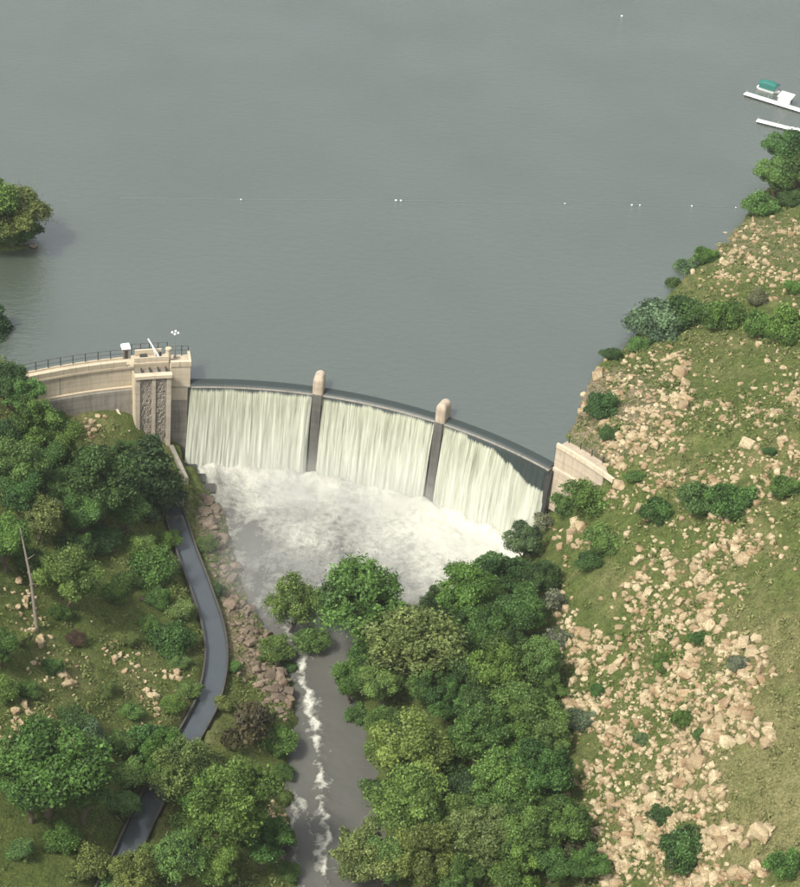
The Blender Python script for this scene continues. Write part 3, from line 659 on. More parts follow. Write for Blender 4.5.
def trunk_mesh(name, seed, top, r0, mat, nb=7, reach=.5, zc=1.0, sub=0):      # unit: crown centre at z=zc, crown radius 1
    r = np.random.default_rng(seed); mb = MB(); p = Vector((0, 0, -.12)); segs = 5; rad = r0; fork = []
    for i in range(segs):
        q = Vector((r.normal() * .05, r.normal() * .05, top * (i + 1) / segs)); nr = r0 * (1 - .65 * (i + 1) / segs)
        mb.tube(p, q, rad, nr, 7); p = q; rad = nr
        if i >= 1: fork.append((Vector(p), nr))
    for k in range(nb):
        o, br = fork[k % len(fork)]; th = 2.4 * k + r.random(); e = o + Vector((math.cos(th) * reach * r.uniform(.6, 1), math.sin(th) * reach * r.uniform(.6, 1), reach * r.uniform(.4, .9)))
        m = (o + e) / 2 + Vector((0, 0, .06)); mb.tube(o, m, br * .75, br * .5, 5); mb.tube(m, e, br * .5, br * .15, 5)
        for j in range(sub):
            b0 = m.lerp(e, r.random()); e2 = b0 + Vector(r.normal(size=3)) * reach * .38; mb.tube(b0, e2, br * .3, br * .1, 4)
    return mesh(name, mb.V, mb.F, mat)
CR = {
 'oak': [crown_mesh('oak_crown', s, 40, 26000, .034, 'ball', .70, (.22, .38)) for s in (1, 2, 3, 4)],
 'light': [crown_mesh('light_crown', s, 58, 26000, .031, 'ball', .72, (.18, .31)) for s in (11, 12, 13, 14)],
 'olive': [crown_mesh('feathery_crown', s, 50, 24000, .030, 'ball', .68, (.18, .34), .4) for s in (21, 22)],
 'pine': [crown_mesh('pine_crown', s, 44, 12000, .042, 'cone') for s in (31, 32)],
 'shrub': [crown_mesh('shrub_crown', s, 34, 14000, .043, 'dome', .72, (.22, .40)) for s in (41, 42, 43)],
 'thin': [crown_mesh('thin_crown', s, 16, 1500, .06, 'dome', .66, (.25, .4)) for s in (51, 52)],
}
TRK = {'oak': trunk_mesh('oak_trunk', 1, 1.05, .09, M_BARK, 8), 'light': trunk_mesh('light_trunk', 2, 1.15, .07, M_BARK, 8), 'olive': trunk_mesh('willow_trunk', 3, 1.15, .07, M_BARK, 9),
       'pine': trunk_mesh('pine_trunk', 4, 2.1, .07, M_BARK, 10, .35), 'shrub': trunk_mesh('shrub_stem', 5, .35, .06, M_BARK, 7, .5), 'thin': trunk_mesh('bare_stem', 6, .5, .05, M_TWIG, 22, .5, sub=4)}
ZC = {'oak': 1.25, 'light': 1.35, 'olive': 1.3, 'pine': 1.45, 'shrub': .35, 'thin': .5}
TINT = {'dark': (.040, .074, .025), 'mid': (.060, .102, .031), 'light': (.076, .116, .040), 'olive': (.078, .102, .036), 'yellow': (.082, .116, .038), 'grey': (.10, .105, .075), 'blue': (.066, .095, .058), 'brown': (.045, .042, .027), 'deep': (.026, .050, .022), 'red': (.07, .042, .030)}
LAND = []
def tree(u, v, rp, kind, tint, label, cat='tree', group=None, zs=1., base=None, name=None):
    zc = ZC[kind]; p = None; r = rp / 5.
    for _ in range(3):
        if base is None: p = hit(u, v, zc * r * zs); gz = float(height(p[0], p[1]))
        else: p = at(u, v, base + zc * r * zs); gz = base
        r = rp / proj(p)[2]
    nm = name or {'oak': 'broadleaf_tree', 'light': 'leafy_tree', 'olive': 'feathery_tree', 'pine': 'pine_tree', 'shrub': 'shrub', 'thin': 'bare_shrub'}[kind]
    e = empty(nm, (p[0], p[1], gz - .05), random.uniform(0, 6.28)); e.scale = (r * random.uniform(1.15, 1.5), r * random.uniform(1.15, 1.45), r * random.uniform(1.1, 1.5) * zs)
    tag(e, label, cat, group)
    t = link('stem' if kind in ('shrub', 'thin') else 'trunk', TRK[kind], e)
    c = link('crown', random.choice(CR[kind]), e); c.location = (0, 0, zc)
    if kind == 'pine': c.scale = (1.5, 1.5, 1.25)
    k = np.array(TINT[tint]) * random.uniform(1.45, 1.95) * np.array([random.uniform(.82, 1.04), 1, random.uniform(.85, 1.15)])
    c['tint'] = [float(x) for x in k]
    return e, p
TREES = [
 # left bank
 (-13, 322, 17, 'pine', 'deep', 'dark conifer at the left edge above the wing wall'),
 (6, 388, 20, 'oak', 'dark', 'dark tree at the left edge beside the end of the wing wall'),
 (22, 402, 18, 'light', 'mid', 'small tree overlapping the left end of the wing wall'),
 (30, 432, 24, 'oak', 'mid', 'round green tree just below the left end of the wing wall'),
 (52, 425, 16, 'shrub', 'dark', 'low dark tree at the foot of the wing wall'),
 (18, 480, 24, 'light', 'light', 'light green tree near the left edge below the wing wall'),
 (3, 440, 18, 'oak', 'dark', 'dark tree cut by the left edge beside the light green tree'),
 (45, 470, 18, 'oak', 'dark', 'dark tree between the light green tree and the large dark one'),
 (100, 492, 33, 'oak', 'dark', 'largest dark tree on the slope below the wing wall'),
 (75, 470, 16, 'light', 'mid', 'small green tree tucked left of the largest dark tree'),
 (150, 474, 24, 'pine', 'deep', 'tall dark pine standing in front of the outlet tower'),
 (120, 470, 15, 'shrub', 'mid', 'green bush between the largest dark tree and the tower'),
 (68, 583, 25, 'light', 'light', 'light green tree beside the leaning pale dead trunk'),
 (4, 545, 26, 'oak', 'mid', 'green tree cut by the left edge beside the dead trunk'),
 (40, 520, 20, 'olive', 'olive', 'olive-green tree just above the leaning dead trunk'),
 (98, 540, 16, 'shrub', 'dark', 'dark bush at the foot of the largest dark tree'),
 (152, 570, 22, 'shrub', 'mid', 'green bush left of the upper canal'),
 (140, 545, 14, 'shrub', 'light', 'light green bush at the foot of the tall pine'),
 (172, 640, 20, 'shrub', 'dark', 'dark bush left of the middle of the canal'),
 (0, 650, 17, 'oak', 'dark', 'dark tree at the left edge halfway down the slope'),
 (0, 692, 13, 'shrub', 'mid', 'small bush at the left edge by the pale stones'),
 (180, 612, 12, 'shrub', 'light', 'small light bush touching the left canal wall'),
 (46, 778, 40, 'oak', 'mid', 'big spreading green tree in the lower left corner'),
 (84, 800, 26, 'oak', 'dark', 'dark tree at the right side of the big lower left tree'),
 (12, 770, 24, 'oak', 'mid', 'green tree at the left edge against the big lower left tree'),
 (93, 748, 13, 'pine', 'blue', 'narrow blue-green conifer rising behind the big lower left tree'),
 (72, 722, 14, 'shrub', 'dark', 'dark bush uphill of the narrow conifer'),
 (150, 745, 20, 'shrub', 'dark', 'dark bush at the left of the canal bend'),
 (128, 775, 15, 'shrub', 'light', 'light bush between the narrow conifer and the canal'),
 (122, 805, 15, 'shrub', 'light', 'pale green bush left of the lower canal stretch'),
 (182, 770, 28, 'olive', 'olive', 'feathery olive tree that hides part of the canal'),
 (232, 828, 38, 'light', 'mid', 'large green tree between the lower canal and the river'),
 (205, 800, 20, 'olive', 'mid', 'green tree left of the large riverside tree'),
 (180, 862, 26, 'olive', 'light', 'light feathery tree at the bottom edge right of the canal end'),
 (134, 876, 20, 'olive', 'olive', 'olive tree at the bottom edge covering the canal end'),
 (88, 866, 18, 'shrub', 'olive', 'olive bush at the bottom edge below the big left tree'),
 (262, 850, 20, 'oak', 'dark', 'dark tree at the bottom beside the left river bank'),
 (215, 872, 22, 'oak', 'mid', 'green tree at the bottom edge below the large riverside tree'),
 (250, 732, 28, 'thin', 'brown', 'dark brown half-bare bush on the left river bank'),
 (276, 742, 15, 'shrub', 'mid', 'bright green bush right against the brown half-bare bush'),
 (272, 650, 17, 'shrub', 'olive', 'olive bush on the left bank at the pool outlet'),
 (296, 614, 26, 'olive', 'olive', 'misty green willow standing in the pool outlet'),
 (310, 642, 16, 'olive', 'mid', 'small misty tree in the middle of the pool outlet'),
 (205, 545, 10, 'shrub', 'olive', 'small bush on rocks right of the upper canal'),
 (60, 455, 20, 'oak', 'mid', 'green tree below the middle of the wing wall'),
 (84, 520, 20, 'oak', 'mid', 'green tree at the lower left of the largest dark tree'),
 (126, 512, 20, 'oak', 'dark', 'dark tree between the largest dark tree and the tall pine'),
 (20, 506, 20, 'oak', 'dark', 'dark tree under the light green tree near the left edge'),
 (58, 500, 20, 'oak', 'mid', 'green tree uphill of the olive-green tree'),
 (74, 548, 17, 'shrub', 'dark', 'dark bush uphill of the light green tree'),
 (26, 560, 17, 'shrub', 'dark', 'dark bush left of the dead trunk'),
 (168, 540, 12, 'shrub', 'mid', 'bush hanging over the head of the canal'),
 (158, 598, 13, 'shrub', 'dark', 'dark bush beside the fallen log'),
 (190, 690, 12, 'shrub', 'yellow', 'yellowish bush on the inside of the canal bend'),
 (166, 762, 22, 'olive', 'mid', 'green willow hiding the canal beside the feathery olive tree'),
 (204, 762, 16, 'shrub', 'olive', 'olive bush between canal and brown bush'),
 (118, 880, 20, 'shrub', 'mid', 'green bush over the canal at the bottom edge'),
 (150, 866, 18, 'olive', 'light', 'light willow right over the lower canal end'),
 (30, 800, 24, 'oak', 'mid', 'green tree under the big spreading lower left tree'),
 (190, 830, 18, 'shrub', 'mid', 'green bush right of the lower canal stretch'),
 (120, 745, 12, 'shrub', 'mid', 'green bush between the narrow conifer and the canal bend'),
 # scrub on the left slope
 (128, 458, 13, 'oak', 'dark', 'dark tree between tall pine and the foot of the stair wall'),
 (112, 596, 12, 'shrub', 'mid', 'green bush on the open grass right of the light green tree'),
 (128, 640, 9, 'shrub', 'olive', 'olive bush above the pale stones in the grass'),
 (150, 628, 11, 'shrub', 'mid', 'green bush below the fallen log'),
 (108, 690, 9, 'shrub', 'olive', 'olive bush in the middle of the lower lawn'),
 (52, 668, 10, 'shrub', 'mid', 'green bush by pale stones on the left lawn'),
 (28, 690, 10, 'shrub', 'dark', 'dark bush among pale stones near the left edge'),
 (132, 712, 11, 'shrub', 'mid', 'green bush below the pale stones beside the canal'),
 (170, 706, 11, 'shrub', 'mid', 'green bush at the inner side of the canal curve'),
 (180, 662, 9, 'shrub', 'light', 'light bush by the middle canal wall'),
 (128, 582, 12, 'shrub', 'dark', 'dark bush uphill of the fallen log'),
 (20, 640, 10, 'shrub', 'olive', 'olive bush at the foot of the dead trunk'),
 (60, 615, 9, 'shrub', 'dark', 'dark bush at the foot of the light green tree'),
 (224, 705, 9, 'shrub', 'olive', 'olive bush right of the canal bend'),
 (232, 668, 8, 'shrub', 'mid', 'green bush between canal bend and brown rocks'),
 (216, 590, 8, 'shrub', 'dark', 'dark bush among rocks right of the canal'),
 (60, 842, 16, 'shrub', 'mid', 'green bush below the big spreading lower left tree'),
 (20, 850, 12, 'shrub', 'light', 'light bush on the lawn in the lower left corner'),
 # river edges
 (284, 772, 9, 'shrub', 'dark', 'small dark bush at the left river edge below the brown bush'),
 (283, 800, 8, 'shrub', 'olive', 'small olive bush at the left river edge by pale stones'),
 (282, 838, 10, 'shrub', 'mid', 'green bush at the left river edge beside the dark bottom tree'),
 (288, 872, 9, 'shrub', 'dark', 'dark bush at the left river edge near the bottom'),
 (376, 792, 13, 'shrub', 'dark', 'dark bush at the right river edge left of the light green tree'),
 (378, 752, 11, 'shrub', 'mid', 'green bush at the right river edge below the small willow'),
 (358, 716, 11, 'shrub', 'mid', 'green bush at the right river edge under the bright tree'),
 (288, 668, 8, 'shrub', 'dark', 'dark bush on rocks at the pool outlet'),
 # wooded right bank
 (430, 690, 18, 'oak', 'mid', 'green tree tucked below the large olive-green tree'),
 (470, 680, 18, 'oak', 'dark', 'dark tree left of the broad bright tree'),
 (505, 650, 18, 'oak', 'dark', 'dark tree above the broad bright tree'),
 (470, 628, 15, 'oak', 'dark', 'dark tree below the green pool edge tree'),
 (545, 700, 16, 'oak', 'dark', 'dark tree under the tree touching the rocks'),
 (440, 782, 20, 'oak', 'dark', 'dark tree right behind the light green lower tree'),
 (512, 750, 20, 'oak', 'mid', 'green tree in the middle of the lower grove'),
 (456, 830, 22, 'light', 'mid', 'green tree between light green and olive-green lower trees'),
 (516, 822, 20, 'oak', 'dark', 'dark tree below the wide green tree'),
 (455, 880, 22, 'light', 'mid', 'green tree in the middle of the bottom edge'),
 (512, 880, 22, 'oak', 'mid', 'green tree on the bottom edge below the round green bottom tree'),
 (552, 868, 18, 'oak', 'dark', 'dark tree on the bottom edge of the grove'),
 (385, 870, 22, 'light', 'light', 'light tree on the bottom edge between two olive ones'),
 (556, 812, 15, 'oak', 'mid', 'green tree right of the dark rounded lower tree'),
 (440, 660, 14, 'oak', 'dark', 'small dark tree behind the large olive-green tree'),
 (485, 600, 16, 'oak', 'mid', 'green tree between two pool edge trees'),
 (370, 655, 18, 'olive', 'mid', 'green willow below the large misty willow'),
 (362, 618, 38, 'olive', 'mid', 'large misty willow at the right of the pool outlet'),
 (410, 645, 42, 'olive', 'olive', 'large olive-green tree next to the misty willow'),
 (350, 688, 17, 'oak', 'mid', 'small green tree at the right river edge below the misty willow'),
 (380, 690, 20, 'light', 'light', 'bright green tree at the right river edge'),
 (434, 602, 10, 'pine', 'deep', 'small dark conifer at the edge of the white pool'),
 (462, 605, 22, 'oak', 'mid', 'green tree at the pool edge right of the small conifer'),
 (500, 578, 22, 'oak', 'dark', 'dark tree at the pool edge below the right waterfall'),
 (524, 548, 17, 'oak', 'blue', 'grey-green tree nearest the foot of the right waterfall'),
 (545, 525, 12, 'thin', 'grey', 'grey bare shrub below the right wing wall'),
 (484, 640, 24, 'oak', 'mid', 'green tree in the middle of the upper grove'),
 (520, 618, 24, 'oak', 'dark', 'dark tree in the upper grove left of the grey shrubs'),
 (540, 585, 16, 'oak', 'dark', 'small dark tree at the top right of the grove'),
 (552, 605, 15, 'thin', 'grey', 'grey bare shrub on the grove edge by the rocks, upper one'),
 (556, 640, 14, 'thin', 'grey', 'grey bare shrub on the grove edge by the rocks, lower one'),
 (452, 665, 20, 'oak', 'mid', 'green tree right of the large olive-green tree'),
 (500, 682, 26, 'oak', 'mid', 'broad bright tree at the centre of the grove'),
 (540, 672, 22, 'light', 'mid', 'green tree touching the rocks at the grove edge'),
 (446, 705, 18, 'oak', 'dark', 'dark tree below the large olive-green tree'),
 (412, 758, 34, 'light', 'yellow', 'yellow-green tree towering over the right river edge'),
 (384, 728, 18, 'olive', 'mid', 'small green willow overhanging the right river edge'),
 (478, 745, 28, 'light', 'mid', 'green tree right of the yellow-green tree'),
 (530, 722, 26, 'oak', 'mid', 'round green tree below the grove edge tree by the rocks'),
 (486, 712, 20, 'oak', 'dark', 'dark tree under the broad bright tree'),
 (404, 822, 34, 'light', 'light', 'light green tree below the yellow-green tree'),
 (362, 862, 30, 'light', 'olive', 'olive tree at the bottom edge over the right river bank'),
 (424, 868, 26, 'light', 'olive', 'olive tree at the bottom edge right of the river bank tree'),
 (500, 795, 30, 'light', 'mid', 'wide green tree in the lower grove'),
 (542, 782, 26, 'oak', 'dark', 'dark rounded tree in the lower grove by the rocky slope'),
 (548, 748, 16, 'light', 'yellow', 'small yellowish tree between two green trees at the grove edge'),
 (486, 848, 28, 'light', 'olive', 'olive-green tree near the bottom of the grove'),
 (532, 842, 26, 'oak', 'mid', 'round green tree near the bottom of the grove'),
 (458, 800, 18, 'oak', 'deep', 'very dark tree in the gap of the lower grove'),
 (566, 832, 20, 'oak', 'mid', 'green tree at the bottom right of the grove'),
 (586, 868, 18, 'light', 'mid', 'green tree at the bottom edge where grove meets rocks'),
 (452, 755, 14, 'oak', 'deep', 'very dark small tree under the yellow-green tree'),
]
SHRUBS = [
 (590, 500, 24, 'mid', 'large dark green bush just below the right wing wall'),
 (566, 508, 14, 'mid', 'green bush left of the large bush below the right wing wall'),
 (602, 408, 17, 'dark', 'dark bush on the shore above the right wing wall'),
 (610, 434, 9, 'dark', 'small dark bush right behind the right wing wall'),
 (612, 355, 9, 'deep', 'small very dark bush at the shoreline corner'),
 (655, 327, 24, 'blue', 'big grey-green bush on the shore of the right bank'),
 (690, 316, 20, 'dark', 'dark bush right of the big grey-green shore bush'),
 (722, 320, 18, 'mid', 'green bush in the middle of the row above the grassy slope'),
 (760, 330, 15, 'mid', 'small green bush near the right end of the upper bush row'),
 (788, 334, 20, 'mid', 'bright green bush at the right edge of the upper bush row'),
 (640, 345, 10, 'mid', 'small bush at the left end of the upper bush row'),
 (688, 268, 11, 'blue', 'small grey bush on the shoreline above the bush row'),
 (674, 284, 8, 'dark', 'tiny dark bush on the shoreline below the small grey bush'),
 (706, 258, 10, 'mid', 'green bush on the upper shoreline'),
 (764, 208, 15, 'mid', 'green bush at the water on the upper right shore'),
 (790, 200, 12, 'dark', 'low dark bush at the right edge of the upper shore'),
 (758, 300, 10, 'grey', 'greyish bush among rocks above the bush row'),
 (795, 290, 9, 'mid', 'small green bush at the right edge among upper rocks'),
 (700, 503, 20, 'dark', 'left bush of the dark pair on the middle slope'),
 (735, 504, 21, 'dark', 'right bush of the dark pair on the middle slope'),
 (657, 515, 14, 'dark', 'dark bush left of the dark pair on the middle slope'),
 (786, 489, 14, 'mid', 'green bush at the right edge on the middle slope'),
 (605, 543, 17, 'mid', 'bright green bush in the grassy hollow below the wing wall'),
 (592, 562, 12, 'dark', 'dark bush beneath the bright green bush in the hollow'),
 (636, 478, 8, 'mid', 'small green bush above the dark middle-slope bushes'),
 (770, 452, 6, 'dark', 'tiny dark bush beside the big lone boulder'),
 (582, 722, 13, 'blue', 'blue-green bush standing alone on the lower rocky slope'),
 (642, 740, 8, 'blue', 'small pale blue-green bush on the lower rocky slope'),
 (682, 720, 10, 'mid', 'green bush above the pink outcrop'),
 (702, 735, 7, 'dark', 'tiny dark bush beside the pink outcrop'),
 (684, 852, 24, 'dark', 'large grey-green bush at the bottom of the rocky slope'),
 (662, 816, 12, 'deep', 'very dark bush in the rocks above the large bottom bush'),
 (578, 852, 16, 'brown', 'brownish green bush at the bottom grove edge'),
 (785, 868, 15, 'mid', 'low green bush in the bottom right corner'),
 (662, 665, 9, 'mid', 'small green bush in the middle of the boulder field'),
 (700, 640, 8, 'dark', 'tiny dark bush in the upper boulder field'),
 (600, 690, 8, 'dark', 'tiny dark bush near the grove at the boulder field'),
 (740, 665, 9, 'grey', 'grey twiggy bush on the pink outcrop'),
]
for t in TREES:
    e, p = tree(*t, 'shrub' if t[3] in ('shrub', 'thin') else 'tree', 'trees and bushes on the wooded banks')
    if t[2] >= 15: LAND.append((p, t[5]))
for (u, v, r, tint, lab) in SHRUBS:
    e, p = tree(u, v, r, 'shrub', tint, lab, 'shrub', 'bushes on the rocky hillside', random.uniform(.85, 1.1)); LAND.append((p, lab))
for (u, v, r, kd, tint, lab) in [(786, 156, 20, 'oak', 'dark', 'dark tree on the upper right shore below the jetties'), (776, 184, 18, 'oak', 'mid', 'green tree on the upper right shore beside the dark one'), (798, 178, 14, 'oak', 'mid', 'green tree at the right edge of the upper shore')]:
    e, p = tree(u, v, r, kd, tint, lab, 'tree', 'trees on the upper right shore', .8)
# ------------------------------------------------------------------ boulders
def rock_mesh(name, seed, mat, fl=.75):
    r = np.random.default_rng(seed); bm = bmesh.new()
    for _ in range(17):
        d = r.normal(size=3); d /= np.linalg.norm(d); d = np.sign(d) * np.abs(d) ** .7; d *= np.array([1, r.uniform(.7, 1), fl]) * r.uniform(.78, 1.05); bm.verts.new(d)
    bmesh.ops.convex_hull(bm, input=bm.verts)
    for v in [v for v in bm.verts if not v.link_faces]: bm.verts.remove(v)
    bmesh.ops.bevel(bm, geom=list(bm.edges), offset=.045, segments=1, affect='EDGES', clamp_overlap=True)
    bmesh.ops.triangulate(bm, faces=[f for f in bm.faces if len(f.verts) > 4])
    me = bpy.data.meshes.new(name); bm.to_mesh(me); bm.free(); me.materials.append(mat); return me
RK = [rock_mesh('boulder', 100 + i, M_ROCK, random.choice((.6, .75, .95))) for i in range(10)]
RKG = [rock_mesh('bank_boulder', 200 + i, M_ROCKG, .7) for i in range(5)]
# islet at the left edge
ip = at(4, 247, 0); n = 40; V = []; Fc = []
for j in range(8):
    for i in range(n):
        th = 2 * math.pi * i / n; R = (1 - j / 8) * (6.2 + 1.6 * math.sin(3 * th + 1) + .8 * math.sin(7 * th)); V.append((ip[0] - 1.5 + R * math.cos(th) * 1.25, ip[1] + R * math.sin(th) * .7, -.8 + 1.6 * math.sin(j / 8 * 1.57) + random.uniform(-.1, .1)))
for j in range(7):
    for i in range(n): Fc.append((j * n + i, j * n + (i + 1) % n, (j + 1) * n + (i + 1) % n, (j + 1) * n + i))
Fc.append(tuple(7 * n + i for i in range(n)))
isl = link('islet', mesh('islet', V, Fc, M_GROUND, True)); tag(isl, 'small earthy islet under the lone tree at the left edge', kind='structure')
tree(12, 220, 33, 'oak', 'olive', 'lone olive-green tree on the islet in the lake at the left edge', 'tree', None, .72, .3)
tree(-12, 222, 30, 'oak', 'mid', 'darker tree behind the lone islet tree at the left edge', 'tree', None, .8, .5)
tree(22, 232, 17, 'shrub', 'mid', 'green bush under the lone islet tree, right side', 'shrub', None, 1.2, .2)
tree(4, 234, 17, 'shrub', 'dark', 'dark bush under the lone islet tree, left side', 'shrub', None, 1.2, .3)
for u_, v_, m_, lab in ((16, 243, 1.3, 'pale boulder at the waterline of the islet'), (33, 246, 1.0, 'dark boulder in the water off the islet')):
    q_ = at(u_, v_, .2); o = link('boulder', rock_mesh('boulder', int(u_), M_ROCK if m_ > 1.1 else M_ROCKG, .6), None, (q_[0], q_[1], .15)); o.scale = (m_ * 1.3, m_, m_); tag(o, lab, 'boulder', 'boulders at the islet')

BIG = [(748, 446, 9), (757, 449, 5), (575, 463 + 60, 7), (683, 408, 9), (678, 398, 7), (672, 430, 6), (655, 447, 6), (597, 378, 8), (586, 410, 7), (618, 398, 7), (632, 440, 8), (676, 356, 8), (681, 373, 8), (686, 384, 7),
       (712, 481, 6), (776, 468, 5), (795, 402, 8), (783, 441, 7), (793, 395, 6), (760, 440, 4), (683, 452, 5), (684, 474, 5), (622, 536 - 70, 5), (612, 382, 6), (640, 452, 6),
       (582, 530, 9), (570, 540, 7), (560, 549, 6), (572, 532, 6), (647, 597, 8), (637, 590, 6), (681, 603, 6), (640, 560, 6), (610, 650, 7), (620, 662, 8), (636, 612, 5), (566, 610, 6), (560, 695, 6), (574, 683, 6), (563, 665, 7),
       (690, 650, 7), (687, 677, 9), (685, 695, 8), (689, 662, 8), (700, 580, 8), (703, 600, 8), (706, 615, 8), (710, 628, 7), (694, 568, 7), (612, 734, 7), (608, 745, 6), (606, 705, 6), (567, 705, 9),
       (745, 645, 10), (752, 655, 9), (738, 650, 8), (760, 662, 7), (765, 650, 6), (725, 705, 10), (735, 715, 10), (720, 725, 11), (710, 740, 12), (698, 765, 12), (712, 780, 11), (720, 790, 9), (705, 795, 11), (690, 798, 10), (680, 785, 9),
       (760, 835, 12), (768, 830, 7), (722, 845, 11), (735, 840, 9), (716, 835, 9), (745, 845, 7), (700, 885, 11), (715, 880, 10), (735, 875, 10), (755, 872, 9), (630, 845, 11), (640, 830, 10), (625, 825, 9), (650, 840, 9), (618, 838, 7), (610, 880, 7), (630, 880, 6), (645, 790, 8), (655, 800, 9), (600, 810, 8),
       (598, 812, 7), (565, 800, 7), (575, 785, 6), (685, 765, 9), (748, 720, 9), (758, 725, 8), (765, 745, 8), (770, 735, 7), (742, 742, 8), (728, 745, 10)]
BANDS = [  # pixel path, half width, how many, size range px
 ([(680, 352), (684, 390), (668, 425), (650, 450)], 9, 26, 3, 6), ([(585, 385), (605, 430), (640, 455), (665, 470)], 17, 52, 2.5, 6), ([(600, 365), (640, 372), (680, 345)], 12, 18, 2.5, 5),
 ([(735, 260), (720, 290), (740, 300)], 22, 40, 2.5, 5), ([(715, 235), (760, 235), (795, 225)], 10, 18, 2.5, 5), ([(770, 250), (795, 300)], 15, 22, 2.5, 5), ([(790, 375), (780, 420), (795, 460)], 12, 22, 3, 6), ([(745, 470), (720, 480)], 14, 14, 2.5, 4.5),
 ([(560, 530), (580, 545), (565, 600), (560, 660)], 9, 24, 3, 6), ([(640, 545), (635, 590), (615, 640), (600, 700)], 18, 60, 3, 6.5), ([(700, 560), (705, 620), (690, 690)], 13, 50, 3, 7), ([(650, 590), (660, 640), (640, 700), (610, 740)], 26, 70, 2.5, 5),
 ([(735, 640), (765, 660), (745, 690), (720, 720), (700, 760), (660, 800), (620, 840)], 14, 90, 4, 9), ([(730, 720), (765, 740)], 12, 24, 4, 7), ([(715, 840), (765, 832)], 12, 24, 4, 8), ([(690, 885), (770, 872)], 12, 26, 4, 8), ([(620, 760), (580, 790), (570, 820)], 16, 30, 3, 6),
 ([(720, 560), (790, 545)], 22, 40, 2.5, 5), ([(690, 560), (740, 600)], 20, 26, 2.5, 5), ([(760, 400), (700, 380)], 26, 22, 2, 4), ([(580, 640), (575, 720)], 12, 22, 3, 6), ([(640, 860), (600, 880)], 12, 20, 3, 6), ([(660, 700), (640, 770)], 24, 34, 2.5, 5)]
LBANDS = [([(20, 590), (40, 640), (35, 680)], 14, 40, 2.5, 6), ([(20, 710), (35, 725), (10, 740)], 14, 30, 3, 6), ([(60, 680), (66, 684)], 6, 7, 4, 8), ([(110, 650), (130, 665), (150, 690), (157, 720)], 9, 34, 2.5, 5.5), ([(85, 425), (100, 430)], 10, 14, 2, 5), ([(50, 482), (62, 492)], 6, 8, 3, 6), ([(160, 675), (182, 680)], 5, 7, 4, 6), ([(75, 735), (62, 725)], 10, 10, 3, 5), ([(262, 795), (275, 830)], 8, 30, 3, 6), ([(285, 815), (285, 840)], 4, 9, 2.5, 5)]
GBANDS = [([(205, 510), (222, 550), (240, 610), (256, 650), (268, 690), (282, 700)], 11, 80, 3, 9), ([(262, 640), (290, 690), (284, 705)], 8, 34, 4, 9), ([(284, 700), (288, 760), (285, 860)], 4, 22, 3, 6), ([(198, 500), (214, 520)], 7, 10, 4, 7)]
rocks = [(u, v, r, 'hill') for u, v, r in BIG]
for tag_, L in (('hill', BANDS), ('left', LBANDS), ('wet', GBANDS)):
    for path, hw, cnt, r0, r1 in L:
        P_ = np.array(path, float); seg = np.hypot(*np.diff(P_, axis=0).T); cum = np.r_[0, np.cumsum(seg)]
        for _ in range(cnt):
            d = rng.random() * cum[-1]; u = np.interp(d, cum, P_[:, 0]) + rng.normal() * hw * .6; v = np.interp(d, cum, P_[:, 1]) + rng.normal() * hw * .6
            rocks.append((u, v, r0 + (r1 - r0) * rng.random() ** 2.2, tag_))
rocks = [q for q in rocks if -20 < q[0] < 830 and q[1] < 905]
rocks.sort(key=lambda q: -q[2]); named = rocks[:300]; rest = rocks[300:]
def in_water(p): return poly_sd(np.array([p[0]]), np.array([p[1]]), riv_poly)[0] > .6 or line_d(np.array([p[0]]), np.array([p[1]]), CL)[0] < 3.2
LAND += [(np.array(arc(86, -1, 3)), 'right wing wall'), (np.array(arc(-22, -1, 2)), 'left wing wall'), (hit(213, 630), 'canal bend')]
LAND.append((hit(330, 800), 'foamy river'))
PREP = ('of', 'in', 'on', 'at', 'by', 'beside', 'above', 'below', 'between', 'among', 'behind', 'under', 'near', 'left', 'right', 'just', 'standing', 'against', 'that', 'over', 'where', 'beneath', 'from')
def short(s):
    w = s.split()
    if len(w) <= 8: return s
    k = 8
    while k > 2 and w[k] not in PREP: k -= 1
    while k > 2 and w[k - 1] in PREP + ('the', 'and', 'edge'): k -= 1
    return ' '.join(w[:k])
_c = {}
for _, t in LAND: _c[short(t)] = _c.get(short(t), 0) + 1
LAND = [q for q in LAND if _c[short(q[1])] == 1 and len(short(q[1]).split()) > 2 or 'wall' in q[1]]
SHORT = [short(t) for _, t in LAND]; LP = np.array([proj(p)[:2] for p, _ in LAND]); cells = {}
made = []
for u, v, r, k in named:
    p = hit(u, v); 
    if in_water(p): continue
    m = r / proj(p)[2] * 1.05
    o = link('boulder', random.choice(RKG if k == 'wet' else RK), None, (p[0], p[1], float(height(p[0], p[1])) + m * .2))
    sx = random.uniform(.8, 1.15); o.scale = (m * sx, m * random.uniform(.75, 1.1), m * random.uniform(.75, 1.15)); o.rotation_euler = (random.uniform(-.4, .4), random.uniform(-.4, .4), random.uniform(0, 6.28))
    d = LP - (u, v); j = int(np.argmin((d ** 2).sum(1))); dx, dy = -d[j]
    an = int(round(math.degrees(math.atan2(dy, dx)) / 45)) % 8; side = ['right of', 'lower right of', 'below', 'lower left of', 'left of', 'upper left of', 'above', 'upper right of'][an]
    cells.setdefault((j, side), []).append((float(np.hypot(dx, dy)), o, k))
